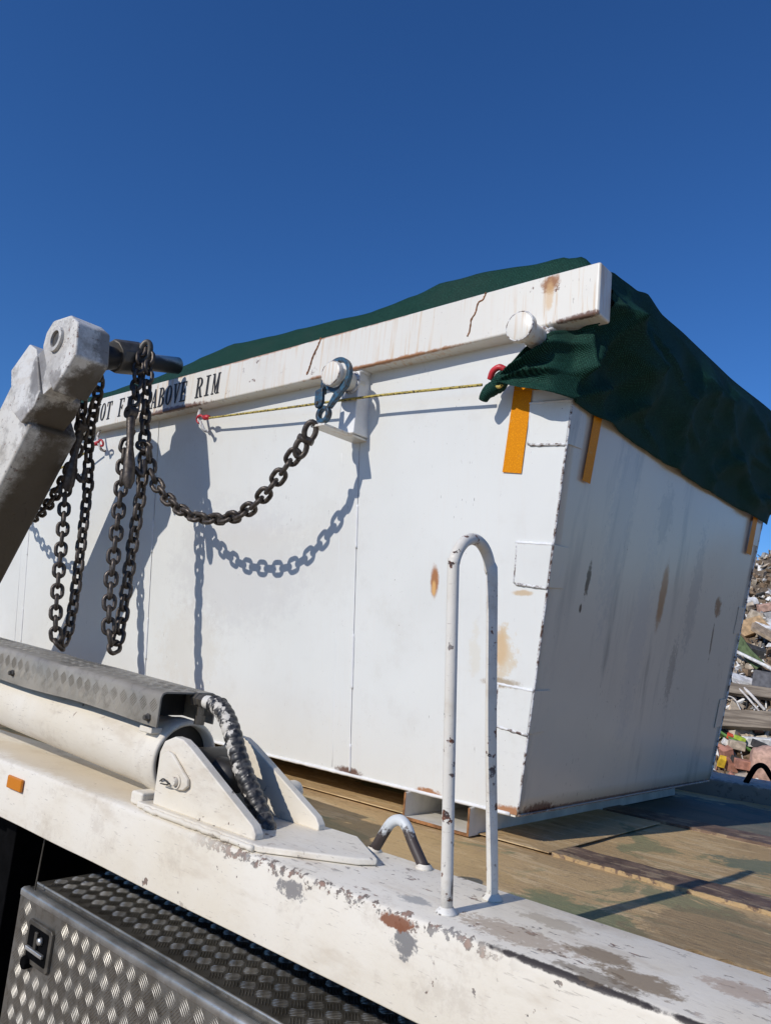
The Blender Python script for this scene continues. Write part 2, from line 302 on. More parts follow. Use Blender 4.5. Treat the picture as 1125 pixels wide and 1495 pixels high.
# ------------------------------------------------------------------ mesh helpers
class MB:
    def __init__(s): s.v, s.f = [], []
    def add(s, vs, fs):
        k = len(s.v); s.v += [tuple(p) for p in vs]; s.f += [tuple(i + k for i in f) for f in fs]; return s
    def box(s, x0, x1, y0, y1, z0, z1):
        return s.add([(x0,y0,z0),(x1,y0,z0),(x1,y1,z0),(x0,y1,z0),(x0,y0,z1),(x1,y0,z1),(x1,y1,z1),(x0,y1,z1)],
                     [(0,3,2,1),(4,5,6,7),(0,1,5,4),(1,2,6,5),(2,3,7,6),(3,0,4,7)])
    def hexa(s, p):      # eight points, bottom ring then top ring
        return s.add(p, [(0,3,2,1),(4,5,6,7),(0,1,5,4),(1,2,6,5),(2,3,7,6),(3,0,4,7)])
    def prism(s, pts, ext):
        n = len(pts); e = Vector(ext); a = [Vector(p) for p in pts]
        return s.add(a + [p + e for p in a], [tuple(range(n))[::-1], tuple(range(n, 2*n))] + [(i, (i+1) % n, n+(i+1) % n, n+i) for i in range(n)])
    def xz(s, pts, y0, y1): return s.prism([(x, y0, z) for x, z in pts][::-1], (0, y1 - y0, 0))
    def ring(s, c, ro, ri, y0, y1, n=32, sx=1, sz=1):
        vs = []
        for y in (y0, y1):
            for r in (ro, ri):
                vs += [(c[0] + r*sx*math.cos(t*2*math.pi/n), y, c[1] + r*sz*math.sin(t*2*math.pi/n)) for t in range(n)]
        fs = []
        for t in range(n):
            u = (t+1) % n
            fs += [(t, u, n+u, n+t), (2*n+u, 2*n+t, 3*n+t, 3*n+u), (u, t, 2*n+t, 2*n+u), (n+t, n+u, 3*n+u, 3*n+t)]
        return s.add(vs, fs)
    def tube(s, path, r, n=12, closed=False, caps=True):
        P = [Vector(p) for p in path]; m = len(P); rs = r if isinstance(r, (list, tuple)) else [r]*m
        up0 = None; k0 = len(s.v); vs = []
        for i in range(m):
            t = (P[(i+1) % m] - P[i-1]) if (closed or 0 < i < m-1) else (P[1]-P[0] if i == 0 else P[-1]-P[-2])
            t.normalize()
            if up0 is None:
                up0 = t.orthogonal().normalized()
            up0 = (up0 - t*up0.dot(t)).normalized(); b = t.cross(up0)
            vs += [P[i] + (up0*math.cos(a*2*math.pi/n) + b*math.sin(a*2*math.pi/n))*rs[i] for a in range(n)]
        fs = []
        for i in range(m if closed else m-1):
            j = (i+1) % m
            fs += [(i*n+a, i*n+(a+1) % n, j*n+(a+1) % n, j*n+a) for a in range(n)]
        if caps and not closed: fs += [tuple(range(n))[::-1], tuple(range((m-1)*n, m*n))]
        return s.add(vs, fs)
    def lathe(s, prof, axis_p, axis_d, n=40):   # prof: (distance along axis, radius)
        d = Vector(axis_d).normalized(); u = d.orthogonal().normalized(); w = d.cross(u); o = Vector(axis_p); vs = []
        for h, r in prof: vs += [o + d*h + (u*math.cos(a*2*math.pi/n) + w*math.sin(a*2*math.pi/n))*max(r, 1e-5) for a in range(n)]
        fs = [(i*n+a, i*n+(a+1) % n, (i+1)*n+(a+1) % n, (i+1)*n+a) for i in range(len(prof)-1) for a in range(n)]
        return s.add(vs, fs)
    def grid(s, fn, nu, nv):
        vs = [fn(i/nu, j/nv) for j in range(nv+1) for i in range(nu+1)]; w = nu+1
        return s.add(vs, [(j*w+i, j*w+i+1, (j+1)*w+i+1, (j+1)*w+i) for j in range(nv) for i in range(nu)])
    def build(s, name, mat, parent=None, bevel=0, smooth=False, solid=0, seg=2, fix=True, weld=False):
        me = bpy.data.meshes.new(name); me.from_pydata(s.v, [], s.f); me.update()
        if fix or weld:
            import bmesh
            bm = bmesh.new(); bm.from_mesh(me)
            if weld: bmesh.ops.remove_doubles(bm, verts=bm.verts, dist=1e-4)
            if fix: bmesh.ops.recalc_face_normals(bm, faces=bm.faces)
            bm.to_mesh(me); bm.free()
        me.materials.append(M[mat] if isinstance(mat, str) else mat)
        if smooth: me.shade_smooth()
        o = bpy.data.objects.new(name, me); COL.objects.link(o)
        if parent: put(o, parent)
        if solid: q = o.modifiers.new('solid', 'SOLIDIFY'); q.thickness = solid; q.offset = 0
        if bevel:
            q = o.modifiers.new('bevel', 'BEVEL'); q.width = bevel; q.segments = seg; q.limit_method = 'ANGLE'; q.angle_limit = R(35)
            me.shade_smooth()
            if hasattr(q, 'harden_normals'): q.harden_normals = True
        return o
def world_of(o):
    m = o.matrix_parent_inverse @ o.matrix_basis
    return world_of(o.parent) @ m if o.parent else o.matrix_basis.copy()
def put(o, parent):
    o.parent = parent; o.matrix_parent_inverse = world_of(parent).inverted()
def thing(name, label, cat, loc, group=None):
    o = bpy.data.objects.new(name, None); COL.objects.link(o); o.location = loc; o.empty_display_size = .1
    return tag(o, label, cat, group)
def tag(o, label=None, cat=None, group=None, kind=None):
    for k, v in (('label', label), ('category', cat), ('group', group), ('kind', kind)):
        if v: o[k] = v
    return o
def smooth_path(pts, n):
    """ Catmull-Rom through the points, n samples per span """
    P = [Vector(p) for p in pts]; P = [2*P[0]-P[1]] + P + [2*P[-1]-P[-2]]; out = []
    for i in range(1, len(P)-2):
        for k in range(n):
            t = k/n; a, b, c, d = P[i-1:i+3]
            out.append(.5*((2*b) + (c-a)*t + (2*a-5*b+4*c-d)*t*t + (3*b-a-3*c+d)*t**3))
    return out + [P[-2]]
def nz(x, y=0, z=0): return mnoise.noise(Vector((x, y, z)))
def ss(a, b, x):
    t = max(0, min(1, (x-a)/(b-a))); return t*t*(3-2*t)
def interp(tab, x):
    if x <= tab[0][0]: return tab[0][1]
    for (a, p), (b, q) in zip(tab, tab[1:]):
        if x <= b:
            t = (x-a)/(b-a); t = t*t*(3-2*t)*.5 + t*.5; return p + (q-p)*t
    return tab[-1][1]

# ------------------------------------------------------------------ ground
g = MB(); g.grid(lambda u, v: (-900+1800*u, -900+1800*v, GROUND), 40, 40)
tag(g.build('ground', 'dirt_ground'), 'bare tan dirt ground of the tip', 'ground', kind='structure')

# ------------------------------------------------------------------ the truck
RT, DK = -.386, -.45                        # rail top, deck
truck = thing('skip_truck', 'white skip loader truck bed with lifting arm, worn tan deck and side rails', 'truck', (-1.5, 2.3, GROUND))
# near side rail
prof = [(1.0, -.527), (.999, -.40), (1.003, -.390), (1.012, RT), (1.242, RT-.001), (1.247, -.392), (1.247, -.50), (1.235, -.527)]
def rail(prof, x0, x1, name, mat):
    mb = MB(); nx = 70; n = len(prof); vs = []
    for i in range(nx+1):
        x = x0 + (x1-x0)*i/nx
        vs += [(x, y + .0016*nz(x*3, y*5, z*9), z + .0016*nz(x*4, y*5+9, z)) for y, z in prof]
    fs = [(i*n+a, i*n+(a+1) % n, (i+1)*n+(a+1) % n, (i+1)*n+a) for i in range(nx) for a in range(n)]
    fs += [tuple(range(n)), tuple(range(nx*n, nx*n+n))[::-1]]
    mb.add(vs, fs); return mb.build(name, mat, truck, bevel=.003)
near_rail = rail(prof, -4.6, .9, 'side_rail', 'rail_paint')
far_rail = rail([(3.66, -.527), (3.66, -.39), (3.65, -.384), (3.41, -.386), (3.40, -.392), (3.39, -.50), (3.40, -.527)], -4.6, .9, 'side_rail', 'far_rail_shaded_paint')
# deck
d = MB(); d.grid(lambda u, v: (-4.6+5.5*u, 1.249+2.139*v, DK + .0035*nz(u*12, v*7)), 60, 30)
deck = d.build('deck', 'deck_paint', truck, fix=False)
MB().box(-4.6, .9, 1.25, 3.385, -.50, -.462).build('deck_underside', 'black_paint_and_shade', truck)
for y0, y1, x0, x1 in ((1.80, 1.915, -.955, .9), (2.53, 2.66, -1.6, .9)):
    mb = MB(); 
    def f(u, v, y0=y0, y1=y1, x0=x0, x1=x1): 
        return (x0+(x1-x0)*u, y0+(y1-y0)*v + (.004*nz(u*30, v) if v in (0, 1) else 0), DK + .009 + .0025*nz(u*40, v*4))
    mb.grid(f, 60, 4)
    o = mb.build('deck_strip', 'strip_rust', deck, fix=False); q = o.modifiers.new('solid', 'SOLIDIFY'); q.thickness = .011; q.offset = -1
MB().box(-2.6, -.96, 1.795, 2.5, DK+.0055, DK+.009).build('deck_sheet', 'deck_paint', deck, bevel=.003)
def bars(mb, O, U, V, lu, lv, cell, hgt=.0014, keep=None):
    """ five-bar tread over a lu x lv rectangle: squares of five ridges set at 45 degrees, turned from one square to the next """
    O, U, V = Vector(O), Vector(U).normalized(), Vector(V).normalized(); Nn = U.cross(V)
    A, B = (U+V).normalized(), (V-U).normalized(); n = int((lu+lv)/cell)+2
    for i in range(-n, n):
        for j in range(-n, n):
            c = A*cell*(i+.5) + B*cell*(j+.5); cu, cw = c.dot(U), c.dot(V)
            if not (cell*.4 < cu < lu-cell*.4 and cell*.4 < cw < lv-cell*.4): continue
            c = O + c
            if keep and not keep(c): continue
            a, b = (A, B) if (i+j) % 2 else (B, A)
            for k in range(5):
                L = cell*(.50 if k in (1, 2, 3) else .42); p = c + b*cell*.185*(k-2); w = b*cell*.022
                mb.add([p-a*L, p+w, p+a*L, p-w, p-a*L*.7+Nn*hgt, p+a*L*.7+Nn*hgt], [(0,1,5,4),(1,2,5),(2,3,4,5),(3,0,4)])
    return mb
cp = MB().box(-.50, -.30, 1.26, 1.43, DK+.004, DK+.009)
bars(cp, (-.50, 1.26, DK+.009), (1, 0, 0), (0, 1, 0), .20, .17, .034, .003)
cp.build('tread_plate', 'deck_paint', deck, fix=False)
# doubler plate under the cylinder bracket
MB().prism([(x, y, RT+.001) for x, y in [(-1.54, 1.012), (-1.13, 1.012), (-.978, 1.118), (-.957, 1.15), (-1.09, 1.24), (-1.54, 1.24)]], (0, 0, .013)).build('base_plate', 'rail_paint', near_rail, bevel=.004)
# weld and box end left of the bracket
MB().box(-1.58, -1.535, 1.02, 1.09, RT+.001, RT+.03).build('stop_block', 'rail_paint', near_rail, bevel=.006)
w = MB(); w.tube([(x, 1.010+.002*nz(x*60), RT+.006+.002*nz(x*50, 4)) for x in [-1.5+.01*i for i in range(37)]], [.006+.002*nz(i*.9) for i in range(37)], 7)
w.build('weld_bead', 'rail_paint', near_rail, smooth=True)
# side marker
mk = MB().box(-2.118, -2.036, .990, .9985, -.446, -.413).build('marker_light', 'marker_lens', near_rail, bevel=.004)
# handrail
hp = [(-.733, 1.056, RT), (-.733, 1.030, -.13), (-.734, 1.006, .13)]
hp += [(-.735, 1.0605 - .0545*math.cos(t), .138 + .060*math.sin(t)) for t in [math.pi*k/14 for k in range(1, 14)]]
hp += [(-.731, 1.115, .14), (-.730, 1.143, -.12), (-.731, 1.175, -.33), (-.731, 1.182, RT)]
hr = MB(); hr.tube(smooth_path(hp, 5), .0098, 16)
hand = hr.build('handrail', 'post_paint', truck, smooth=True)
for bx, by in ((-.733, 1.056), (-.731, 1.182)):
    MB().lathe([(0, .0), (0, .018), (.003, .0165), (.007, .0125), (.010, .0101)], (bx, by, RT-.001), (0, 0, 1), 18).build('weld_collar', 'post_paint', hand, smooth=True)
# lashing loops
def loop(p0, p1, top, r, mat, topw=.35):
    a, b = Vector(p0), Vector(p1); c = (a+b)/2; c.z = top; h = Vector((0, 0, top-a.z))
    pts = [a, a.lerp(b, .17) + h*.52, a.lerp(b, .30) + h*.86, a.lerp(b, .46) + h*1.0, a.lerp(b, .60) + h*.90, a.lerp(b, .76) + h*.52, b]
    mb = MB(); mb.tube(smooth_path(pts, 6), r, 12); return mb.build('lashing_loop', mat, truck, smooth=True)
n = NT('loop_paint'); x_, y_, z_ = n.sep()
M['loop_paint'] = n.out(n.mix(n.step(n.ma('ADD', n.ma('ADD', n.mul(n.noise(48, 8, rough=.75), .55), n.mul(z_, 5.0)), n.mul(x_, -.9)), -.56, -.48), (.055, .04, .034), (.62, .64, .63)), .5)
lp = loop((-1.035, 1.228, RT), (-.905, 1.222, RT), -.316, .0105, 'loop_paint')
for q in ((-1.035, 1.228), (-.905, 1.222)):
    MB().lathe([(0, .0), (0, .018), (.004, .015), (.009, .011)], (q[0], q[1], RT-.001), (0, 0, 1), 14).build('weld_collar', 'rail_paint', lp, smooth=True)
loop((-.985, 3.45, RT), (-.86, 3.45, RT), -.308, .0105, 'black_paint_and_shade')
# hydraulic cylinder lying above the rail
ax = Vector((-1, 0, .042)).normalized(); c0 = Vector((-1.535, 1.12, -.288))
cy = MB().lathe([(.03, .082), (2.0, .082)], c0, ax, 56); cyl = cy.build('hydraulic_cylinder', 'rail_paint', truck, smooth=True)
MB().lathe([(.03, .074), (.0, .0755), (-.002, .082), (.003, .0865), (.055, .0875), (.062, .084), (.075, .0845), (.082, .0825), (.09, .082)], c0, ax, 56).build('end_collar', 'rail_paint', cyl, smooth=True)
MB().lathe([(.03, .0), (.03, .074)], c0, ax, 40).build('gland_bore_shade', 'grease_black', cyl, smooth=True)  # black disc: the dark of the open bore is put into its colour
MB().lathe([(-.20, .0), (-.20, .03), (-.14, .034), (-.10, .030), (-.04, .032), (.03, .032)], c0, ax, 28).build('piston_rod', 'grease_black', cyl, smooth=True)
MB().lathe([(-.058, .0), (-.058, .042), (-.05, .046), (.05, .046), (.058, .042), (.058, .0)], (-1.44, 1.12, -.292), (0, 1, 0), 28).build('rod_eye', 'grease_black', cyl, smooth=True)
# guard cover: bent tread plate channel
def gz(x): return -.137 + (x+1.514)*-.050
def guard(x):
    t = gz(x); pr = [(1.020, t-.076+(-.012 if x < -1.8 else 0)*ss(-1.8, -2.2, x)), (1.020, t-.012), (1.0235, t-.0035), (1.032, t), (1.158, t), (1.1665, t-.0035), (1.170, t-.012), (1.170, t-.070)]
    dent = .006*math.exp(-((x+1.98)/.03)**2)
    return [(x, y+.0012*nz(x*5, z*9), z-dent*(1 if y > 1.03 else 0)*math.exp(-((y-1.03)/.05)**2)+.0012*nz(x*6, y*9)) for y, z in pr]
gm = MB(); xs = [-3.35+1.836*i/90 for i in range(91)]; k = 8; vs = []
for x in xs: vs += guard(x)
gm.add(vs, [(i*k+a, i*k+a+1, (i+1)*k+a+1, (i+1)*k+a) for i in range(90) for a in range(7)])
gc = gm.build('guard_cover', 'guard_plate', cyl, fix=False, smooth=True); q = gc.modifiers.new('solid', 'SOLIDIFY'); q.thickness = .004; q.offset = 0
q = gc.modifiers.new('split', 'EDGE_SPLIT'); q.split_angle = R(50)
tb = MB(); gu = Vector((1, 0, -.050))
bars(tb, (-3.34, 1.0182, gz(-3.34)-.074), gu, (.050, 0, 1), 1.82, .066, .030, .0012)
bars(tb, (-3.34, 1.030, gz(-3.34)+.0016), gu, (0, 1, 0), 1.82, .13, .030, .0007)
tag(tb.build('tread_bars', 'guard_bar', cyl), kind='stuff')
for x in (-1.548, -2.25):
    z = gz(x)-.06
    MB().lathe([(0, .0), (0, .009), (-.004, .0095), (-.007, .007), (-.013, .006), (-.013, 0)], (x, 1.018, z), (0, 1, 0), 6).build('bolt', 'dark_steel', cyl)
MB().box(-1.64, -1.625, 1.030, 1.164, -.200, -.136).build('guard_mount', 'grease_black', cyl)
MB().box(-1.60, -1.55, 1.03, 1.06, -.232, -.218).build('guard_foot', 'rail_paint', cyl, bevel=.003)
# cylinder bracket: two cheeks with pin keeper
ch = [(-1.503, RT+.013), (-1.503, -.262), (-1.490, -.238), (-1.455, -.224), (-1.425, -.226), (-1.395, -.238), (-1.172, -.348), (-1.160, -.362), (-1.160, RT+.013)]
near_cheek = MB().xz(ch, 1.028, 1.050).build('bracket_cheek', 'rail_paint', truck, bevel=.003)
far_cheek = MB().xz(ch, 1.196, 1.216).build('bracket_cheek', 'rail_paint', truck, bevel=.003)
MB().xz([(-1.488, -.285), (-1.481, -.265), (-1.462, -.254), (-1.445, -.257), (-1.379, -.300), (-1.376, -.314), (-1.39, -.324), (-1.415, -.327), (-1.468, -.322), (-1.484, -.308)], 1.018, 1.027).build('keeper_plate', 'rail_paint', near_cheek, bevel=.0035)
MB().lathe([(.0, .0), (0, .008), (.004, .0095), (.008, .0095), (.008, .015), (.0105, .015)], (-1.413, 1.0075, -.309), (0, 1, 0), 18).build('bolt', 'rail_paint', near_cheek, bevel=0)
w = MB(); w.tube(smooth_path([(-1.47, 1.016, -.318), (-1.45, 1.011, -.310), (-1.43, 1.013, -.317), (-1.41, 1.011, -.309)], 5), .0016, 6)
w.tube(smooth_path([(-1.465, 1.015, -.322), (-1.44, 1.012, -.32), (-1.42, 1.012, -.313)], 5), .0014, 6); w.build('lock_wire', 'grease_black', near_cheek, smooth=True)
MB().lathe([(0, .0), (0, .020), (.008, .023), (.03, .023)], (-1.285, 1.245, -.32), (0, -1, 0), 20).build('grease_cap', 'rail_paint', far_cheek, smooth=True)
# hose with spiral guard and fitting
hpth = smooth_path([(-1.452, 1.115, -.153), (-1.425, 1.113, -.157), (-1.395, 1.111, -.173), (-1.365, 1.110, -.205), (-1.338, 1.11, -.245), (-1.305, 1.11, -.285), (-1.268, 1.112, -.325), (-1.235, 1.114, -.362), (-1.214, 1.116, -.392)], 22)
ln = [0]
for a, b in zip(hpth, hpth[1:]): ln.append(ln[-1] + (b-a).length)
rad = []
for l in ln:
    t = (l/.0175) % 1; rad.append(.0172 + .0035*math.sqrt(max(0, 1-(2*t-1)**2)))
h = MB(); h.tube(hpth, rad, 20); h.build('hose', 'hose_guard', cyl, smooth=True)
MB().lathe([(0, .012), (.0, .017), (.02, .017), (.022, .0135), (.030, .0135), (.032, .0165), (.045, .0165), (.047, .0145), (.085, .0152)], (-1.525, 1.118, -.150), (1, -.02, -.04), 6).build('hose_fitting', 'dark_steel', cyl, bevel=.0015)
MB().lathe([(0, .015), (.05, .0165), (.052, .0175), (.058, .0175)], (-1.478, 1.117, -.152), (1, -.02, -.03), 20).build('hose_ferrule', 'skid_paint', cyl, smooth=True)
MB().lathe([(0, 0), (0, .012), (.02, .012), (.02, .008), (.04, .008), (.04, 0)], (-1.50, 1.12, -.205), (0, 0, 1), 6).build('port_nut', 'dark_steel', cyl)
# lifting arm
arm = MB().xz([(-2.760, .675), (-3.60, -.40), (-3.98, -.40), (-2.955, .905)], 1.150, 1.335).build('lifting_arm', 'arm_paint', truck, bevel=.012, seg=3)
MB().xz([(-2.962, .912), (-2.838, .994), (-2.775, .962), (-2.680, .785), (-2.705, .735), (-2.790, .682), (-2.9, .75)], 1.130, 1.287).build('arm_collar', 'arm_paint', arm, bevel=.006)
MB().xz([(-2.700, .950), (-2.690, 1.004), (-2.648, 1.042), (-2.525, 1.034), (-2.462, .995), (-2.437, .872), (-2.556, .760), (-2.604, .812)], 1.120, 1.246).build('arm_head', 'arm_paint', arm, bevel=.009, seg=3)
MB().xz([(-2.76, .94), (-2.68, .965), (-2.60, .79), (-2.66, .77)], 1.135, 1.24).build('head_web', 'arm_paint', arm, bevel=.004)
MB().ring((-2.586, .955), .046, .030, 1.108, 1.125, 36).build('pivot_boss', 'arm_paint', arm, bevel=.002)
MB().lathe([(0, 0), (0, .0295)], (-2.586, 1.117, .955), (0, 1, 0), 30).build('pivot_bore', 'dark_steel', arm)
bar0, bar1 = Vector((-2.57, 1.235, .935)), Vector((-2.60, 1.61, 1.036))
bd = (bar1-bar0); L = bd.length
MB().lathe([(0, .05), (.06, .047), (.10, .040), (.115, .033), (L, .033), (L, 0)], bar0, bd, 28).build('cross_bar', 'arm_paint', arm, smooth=True)
MB().lathe([(.10, .030), (.10, .060), (.115, .064), (.205, .064), (.22, .058), (.22, .030)], bar0 + Vector((-.01, 0, .012)), bd, 10).build('chain_lug', 'dark_steel', arm, bevel=.006)
lug = MB(); lug.tube([Vector((-2.535, 1.425, 1.015)) + Vector((.006*math.sin(a), .020*math.cos(a)*.6 + .0, .036*math.sin(a))) + Vector((0.012*math.cos(a), 0, 0)) for a in [2*math.pi*k/24 for k in range(24)]], .011, 10, closed=True)
lug.build('lug_ring', 'dark_steel', arm, smooth=True)
# toolbox
TF, TZ, TX = 1.168, -.762, -2.295
tool = MB().box(TX, .3, TF, 1.53, -1.3, TZ-.004).build('toolbox', 'tread_plate', truck, bevel=.008, seg=3)
MB().box(TX+.008, .3, TF+.042, 1.53, TZ-.02, TZ+.006).build('toolbox_lid', 'tread_plate', tool, bevel=.003)
e = MB(); e.tube([(TX+.01, TF+.040, TZ+.006), (.3, TF+.040, TZ+.006)], .0035, 8); e.build('lid_edge', 'bright_edge', tool, smooth=True)
e = MB(); e.prism([(TX+.008, TF+y, TZ+z) for y, z in [(-.003, -.020), (-.003, -.006), (.0, -.0025), (.005, .0), (.022, .0), (.022, -.002), (.004, -.003), (.0005, -.006), (.0005, -.020)]], (2.5, 0, 0)); e.build('edge_trim', 'bright_edge', tool, smooth=True)
LX, LZ = TX+.092, TZ-.058                       # latch, upper left corner
tb = MB(); bars(tb, (TX+.006, TF-.0004, TZ-.50), (1, 0, 0), (0, 0, 1), 1.9, .480, .038, .0011, keep=lambda c: not (LX-.02 < c.x < LX+.15 and LZ-.12 < c.z < LZ+.02))
tag(tb.build('tread_bars', 'tread_bar', tool), kind='stuff')
tb = MB(); bars(tb, (TX+.012, TF+.046, TZ+.0064), (1, 0, 0), (0, 1, 0), 1.9, .31, .038, .0010)
tag(tb.build('tread_bars', 'tread_bar', tool), kind='stuff')
def lq(x0, x1, z0, z1, c=.008): return [(LX+x0+c, LZ-z0), (LX+x1-c, LZ-z0), (LX+x1, LZ-z0-c), (LX+x1, LZ-z1+c), (LX+x1-c, LZ-z1), (LX+x0+c, LZ-z1), (LX+x0, LZ-z1+c), (LX+x0, LZ-z0-c)]
MB().xz(lq(0, .138, 0, .108), TF-.009, TF+.001).build('latch', 'dark_steel', tool, bevel=.003)
MB().xz(lq(.014, .124, .012, .094, .004), TF-.0105, TF-.0095).build('latch_tray', 'black_paint_and_shade', tool)
MB().box(LX+.022, LX+.116, TF-.020, TF-.011, LZ-.072, LZ-.062).build('latch_handle', 'bright_edge', tool, bevel=.002)
MB().box(LX+.060, LX+.074, TF-.018, TF-.011, LZ-.062, LZ-.018).build('latch_bar', 'dark_steel', tool, bevel=.002)
MB().lathe([(0, 0), (0, .008), (.01, .010), (.012, .006)], (LX+.092, TF-.022, LZ-.034), (0, 1, 0), 16).build('latch_lock', 'bright_edge', tool, smooth=True)
MB().lathe([(0, 0), (0, .015), (.006, .018), (.02, .018)], (LX+.026, TF-.022, LZ-.106), (0, 1, 0), 9).build('latch_knob', 'black_paint_and_shade', tool, bevel=.002)
# chassis under the bed; the shade there is put into its near-black colour
MB().box(-4.6, .9, 1.60, 1.66, -1.75, -.51).build('chassis_shade_panel', 'black_paint_and_shade', truck, bevel=.004)
MB().box(-2.72, -2.65, 1.30, 1.58, -1.6, -.53).build('shaded_mud_flap', 'black_paint_and_shade', truck, bevel=.004)
e = MB(); e.tube([(-2.22, 1.18, -.53), (-2.30, 1.19, -1.4)], .0025, 6); e.build('cable', 'dark_steel', truck)

# ------------------------------------------------------------------ the bin
ZB = -.37
def ys(z): return 1.775 - .1051*(z-ZB)
def yf(z): return 3.185 + .115*(z-ZB)
def xe(z): return -1.04 + .1443*(z-ZB)
def xl(z): return -4.85 - .1443*(z-ZB)
skip = thing('skip_bin', 'white steel skip bin with rusty rim and sloping end, loaded on the truck deck', 'skip bin', (-2.9, 2.5, DK))
SEAM = [-1.612, -2.732, -3.832]
ZT = .90
def panel(name, x0f, x1f, off, mat, seed):
    mb = MB()
    def f(u, v):
        z = ZB + (ZT-ZB)*v; x = x0f(z) + (x1f(z)-x0f(z))*u
        e = min(1, 8*u, 8*(1-u), 8*v, 8*(1-v))
        return (x, ys(z) - off + (.0055*nz(x*2.2+seed, z*2.2) + .0014*nz(x*6+seed, z*5))*e, z)
    mb.grid(f, 28, 28); o = mb.build(name, mat, skip, fix=False, smooth=True)
    q = o.modifiers.new('solid', 'SOLIDIFY'); q.thickness = .004; q.offset = -1
    q = o.modifiers.new('split', 'EDGE_SPLIT'); q.split_angle = R(40); return o
cst = lambda c: (lambda z: c)
pn = [panel('side_panel', cst(SEAM[0]+.0015), lambda z: xe(z)-.001, .004, 'bin_side_paint', 0),
      panel('side_panel', cst(SEAM[1]+.0015), cst(SEAM[0]-.0015), .0025, 'bin_side_paint', 5),
      panel('side_panel', cst(SEAM[2]+.0015), cst(SEAM[1]-.0015), .004, 'bin_side_paint', 11),
      panel('side_panel', xl, cst(SEAM[2]-.0015), .0025, 'bin_side_paint', 17)]
# inner box behind the panels: near wall, far wall, floor, far end
bx = MB().hexa([(xl(ZB), ys(ZB)+.002, ZB), (xe(ZB)-.004, ys(ZB)+.002, ZB), (xe(ZB)-.004, ys(ZB)+.012, ZB), (xl(ZB), ys(ZB)+.012, ZB),
                (xl(ZT), ys(ZT)+.002, ZT), (xe(ZT)-.004, ys(ZT)+.002, ZT), (xe(ZT)-.004, ys(ZT)+.012, ZT), (xl(ZT), ys(ZT)+.012, ZT)])
bx.build('backing_plate', 'weld_rust', skip)
MB().hexa([(xl(ZB), yf(ZB)-.008, ZB), (xe(ZB)-.004, yf(ZB)-.008, ZB), (xe(ZB)-.004, yf(ZB), ZB), (xl(ZB), yf(ZB), ZB),
           (xl(ZT), yf(ZT)-.008, ZT), (xe(ZT)-.004, yf(ZT)-.008, ZT), (xe(ZT)-.004, yf(ZT), ZT), (xl(ZT), yf(ZT), ZT)]).build('far_side_panel', 'bin_side_paint', skip)
MB().box(xl(ZB)+.01, xe(ZB)-.006, ys(ZB)-.001, yf(ZB)-.01, ZB-.006, ZB+.002).build('floor_plate', 'skid_paint', skip)
def endp(xf, dx, name):
    mb = MB()
    def f(u, v):
        z = ZB-.002 + (ZT-ZB)*v; y = ys(z)-.003 + (yf(z)+.002-ys(z)+.003)*u; e = min(1, 10*u, 10*(1-u), 10*v, 10*(1-v))
        return (xf(z) + .006*nz(y*2.1, z*2.4+3)*e, y, z)
    mb.grid(f, 36, 28); o = mb.build(name, 'bin_end_shaded_paint', skip, fix=False, smooth=True)
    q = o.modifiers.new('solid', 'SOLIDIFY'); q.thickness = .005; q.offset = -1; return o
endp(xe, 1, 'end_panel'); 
MB().hexa([(xl(ZB), ys(ZB), ZB), (xl(ZB)+.006, ys(ZB), ZB), (xl(ZB)+.006, yf(ZB), ZB), (xl(ZB), yf(ZB), ZB), (xl(ZT), ys(ZT), ZT), (xl(ZT)+.006, ys(ZT), ZT), (xl(ZT)+.006, yf(ZT), ZT), (xl(ZT), yf(ZT), ZT)]).build('end_panel', 'bin_end_shaded_paint', skip)
# rim beams
rm = MB(); nx = 80; pr = [(1.590, .836), (1.590, .973), (1.657, .973), (1.657, .836)]; vs = []
for i in range(nx+1):
    x = -5.02 + 4.225*i/nx
    vs += [(x, y+.0025*nz(x*3, z*4), z+.0025*nz(x*2.3+4, y*9)) for y, z in pr]
rm.add(vs, [(i*4+a, i*4+(a+1) % 4, (i+1)*4+(a+1) % 4, (i+1)*4+a) for i in range(nx) for a in range(4)] + [(0, 1, 2, 3), tuple(range(nx*4, nx*4+4))])
rim = rm.build('rim_beam', 'rim_paint', skip, bevel=.007, seg=3)
MB().box(-5.02, -.795, 3.325, 3.40, .836, .973).build('rim_beam', 'rim_paint', skip, bevel=.007)
MB().box(-.872, -.832, 1.67, 3.32, .84, .95).build('end_rim', 'rim_paint', skip, bevel=.006)
MB().box(-5.05, -5.0, 1.67, 3.32, .84, .95).build('end_rim', 'rim_paint', skip, bevel=.006)
# rusty cracks across the rim
for pts, r in (([(-1.757, .973), (-1.768, .945), (-1.785, .915), (-1.795, .880), (-1.803, .862), (-1.806, .856)], .0035),
               ([(-1.125, .973), (-1.133, .955), (-1.148, .948), (-1.155, .920), (-1.166, .905), (-1.170, .87), (-1.176, .858)], .0024)):
    c = MB(); P = smooth_path([(x, 1.5905, z) for x, z in pts], 6)
    c.tube([p + Vector((.002*nz(i*1.7), 0, .002*nz(i*1.1, 5))) for i, p in enumerate(P)], [r*(1+.6*nz(i*.9)) for i in range(len(P))], 6); c.build('rust_crack', 'rust_brown', rim, smooth=True)
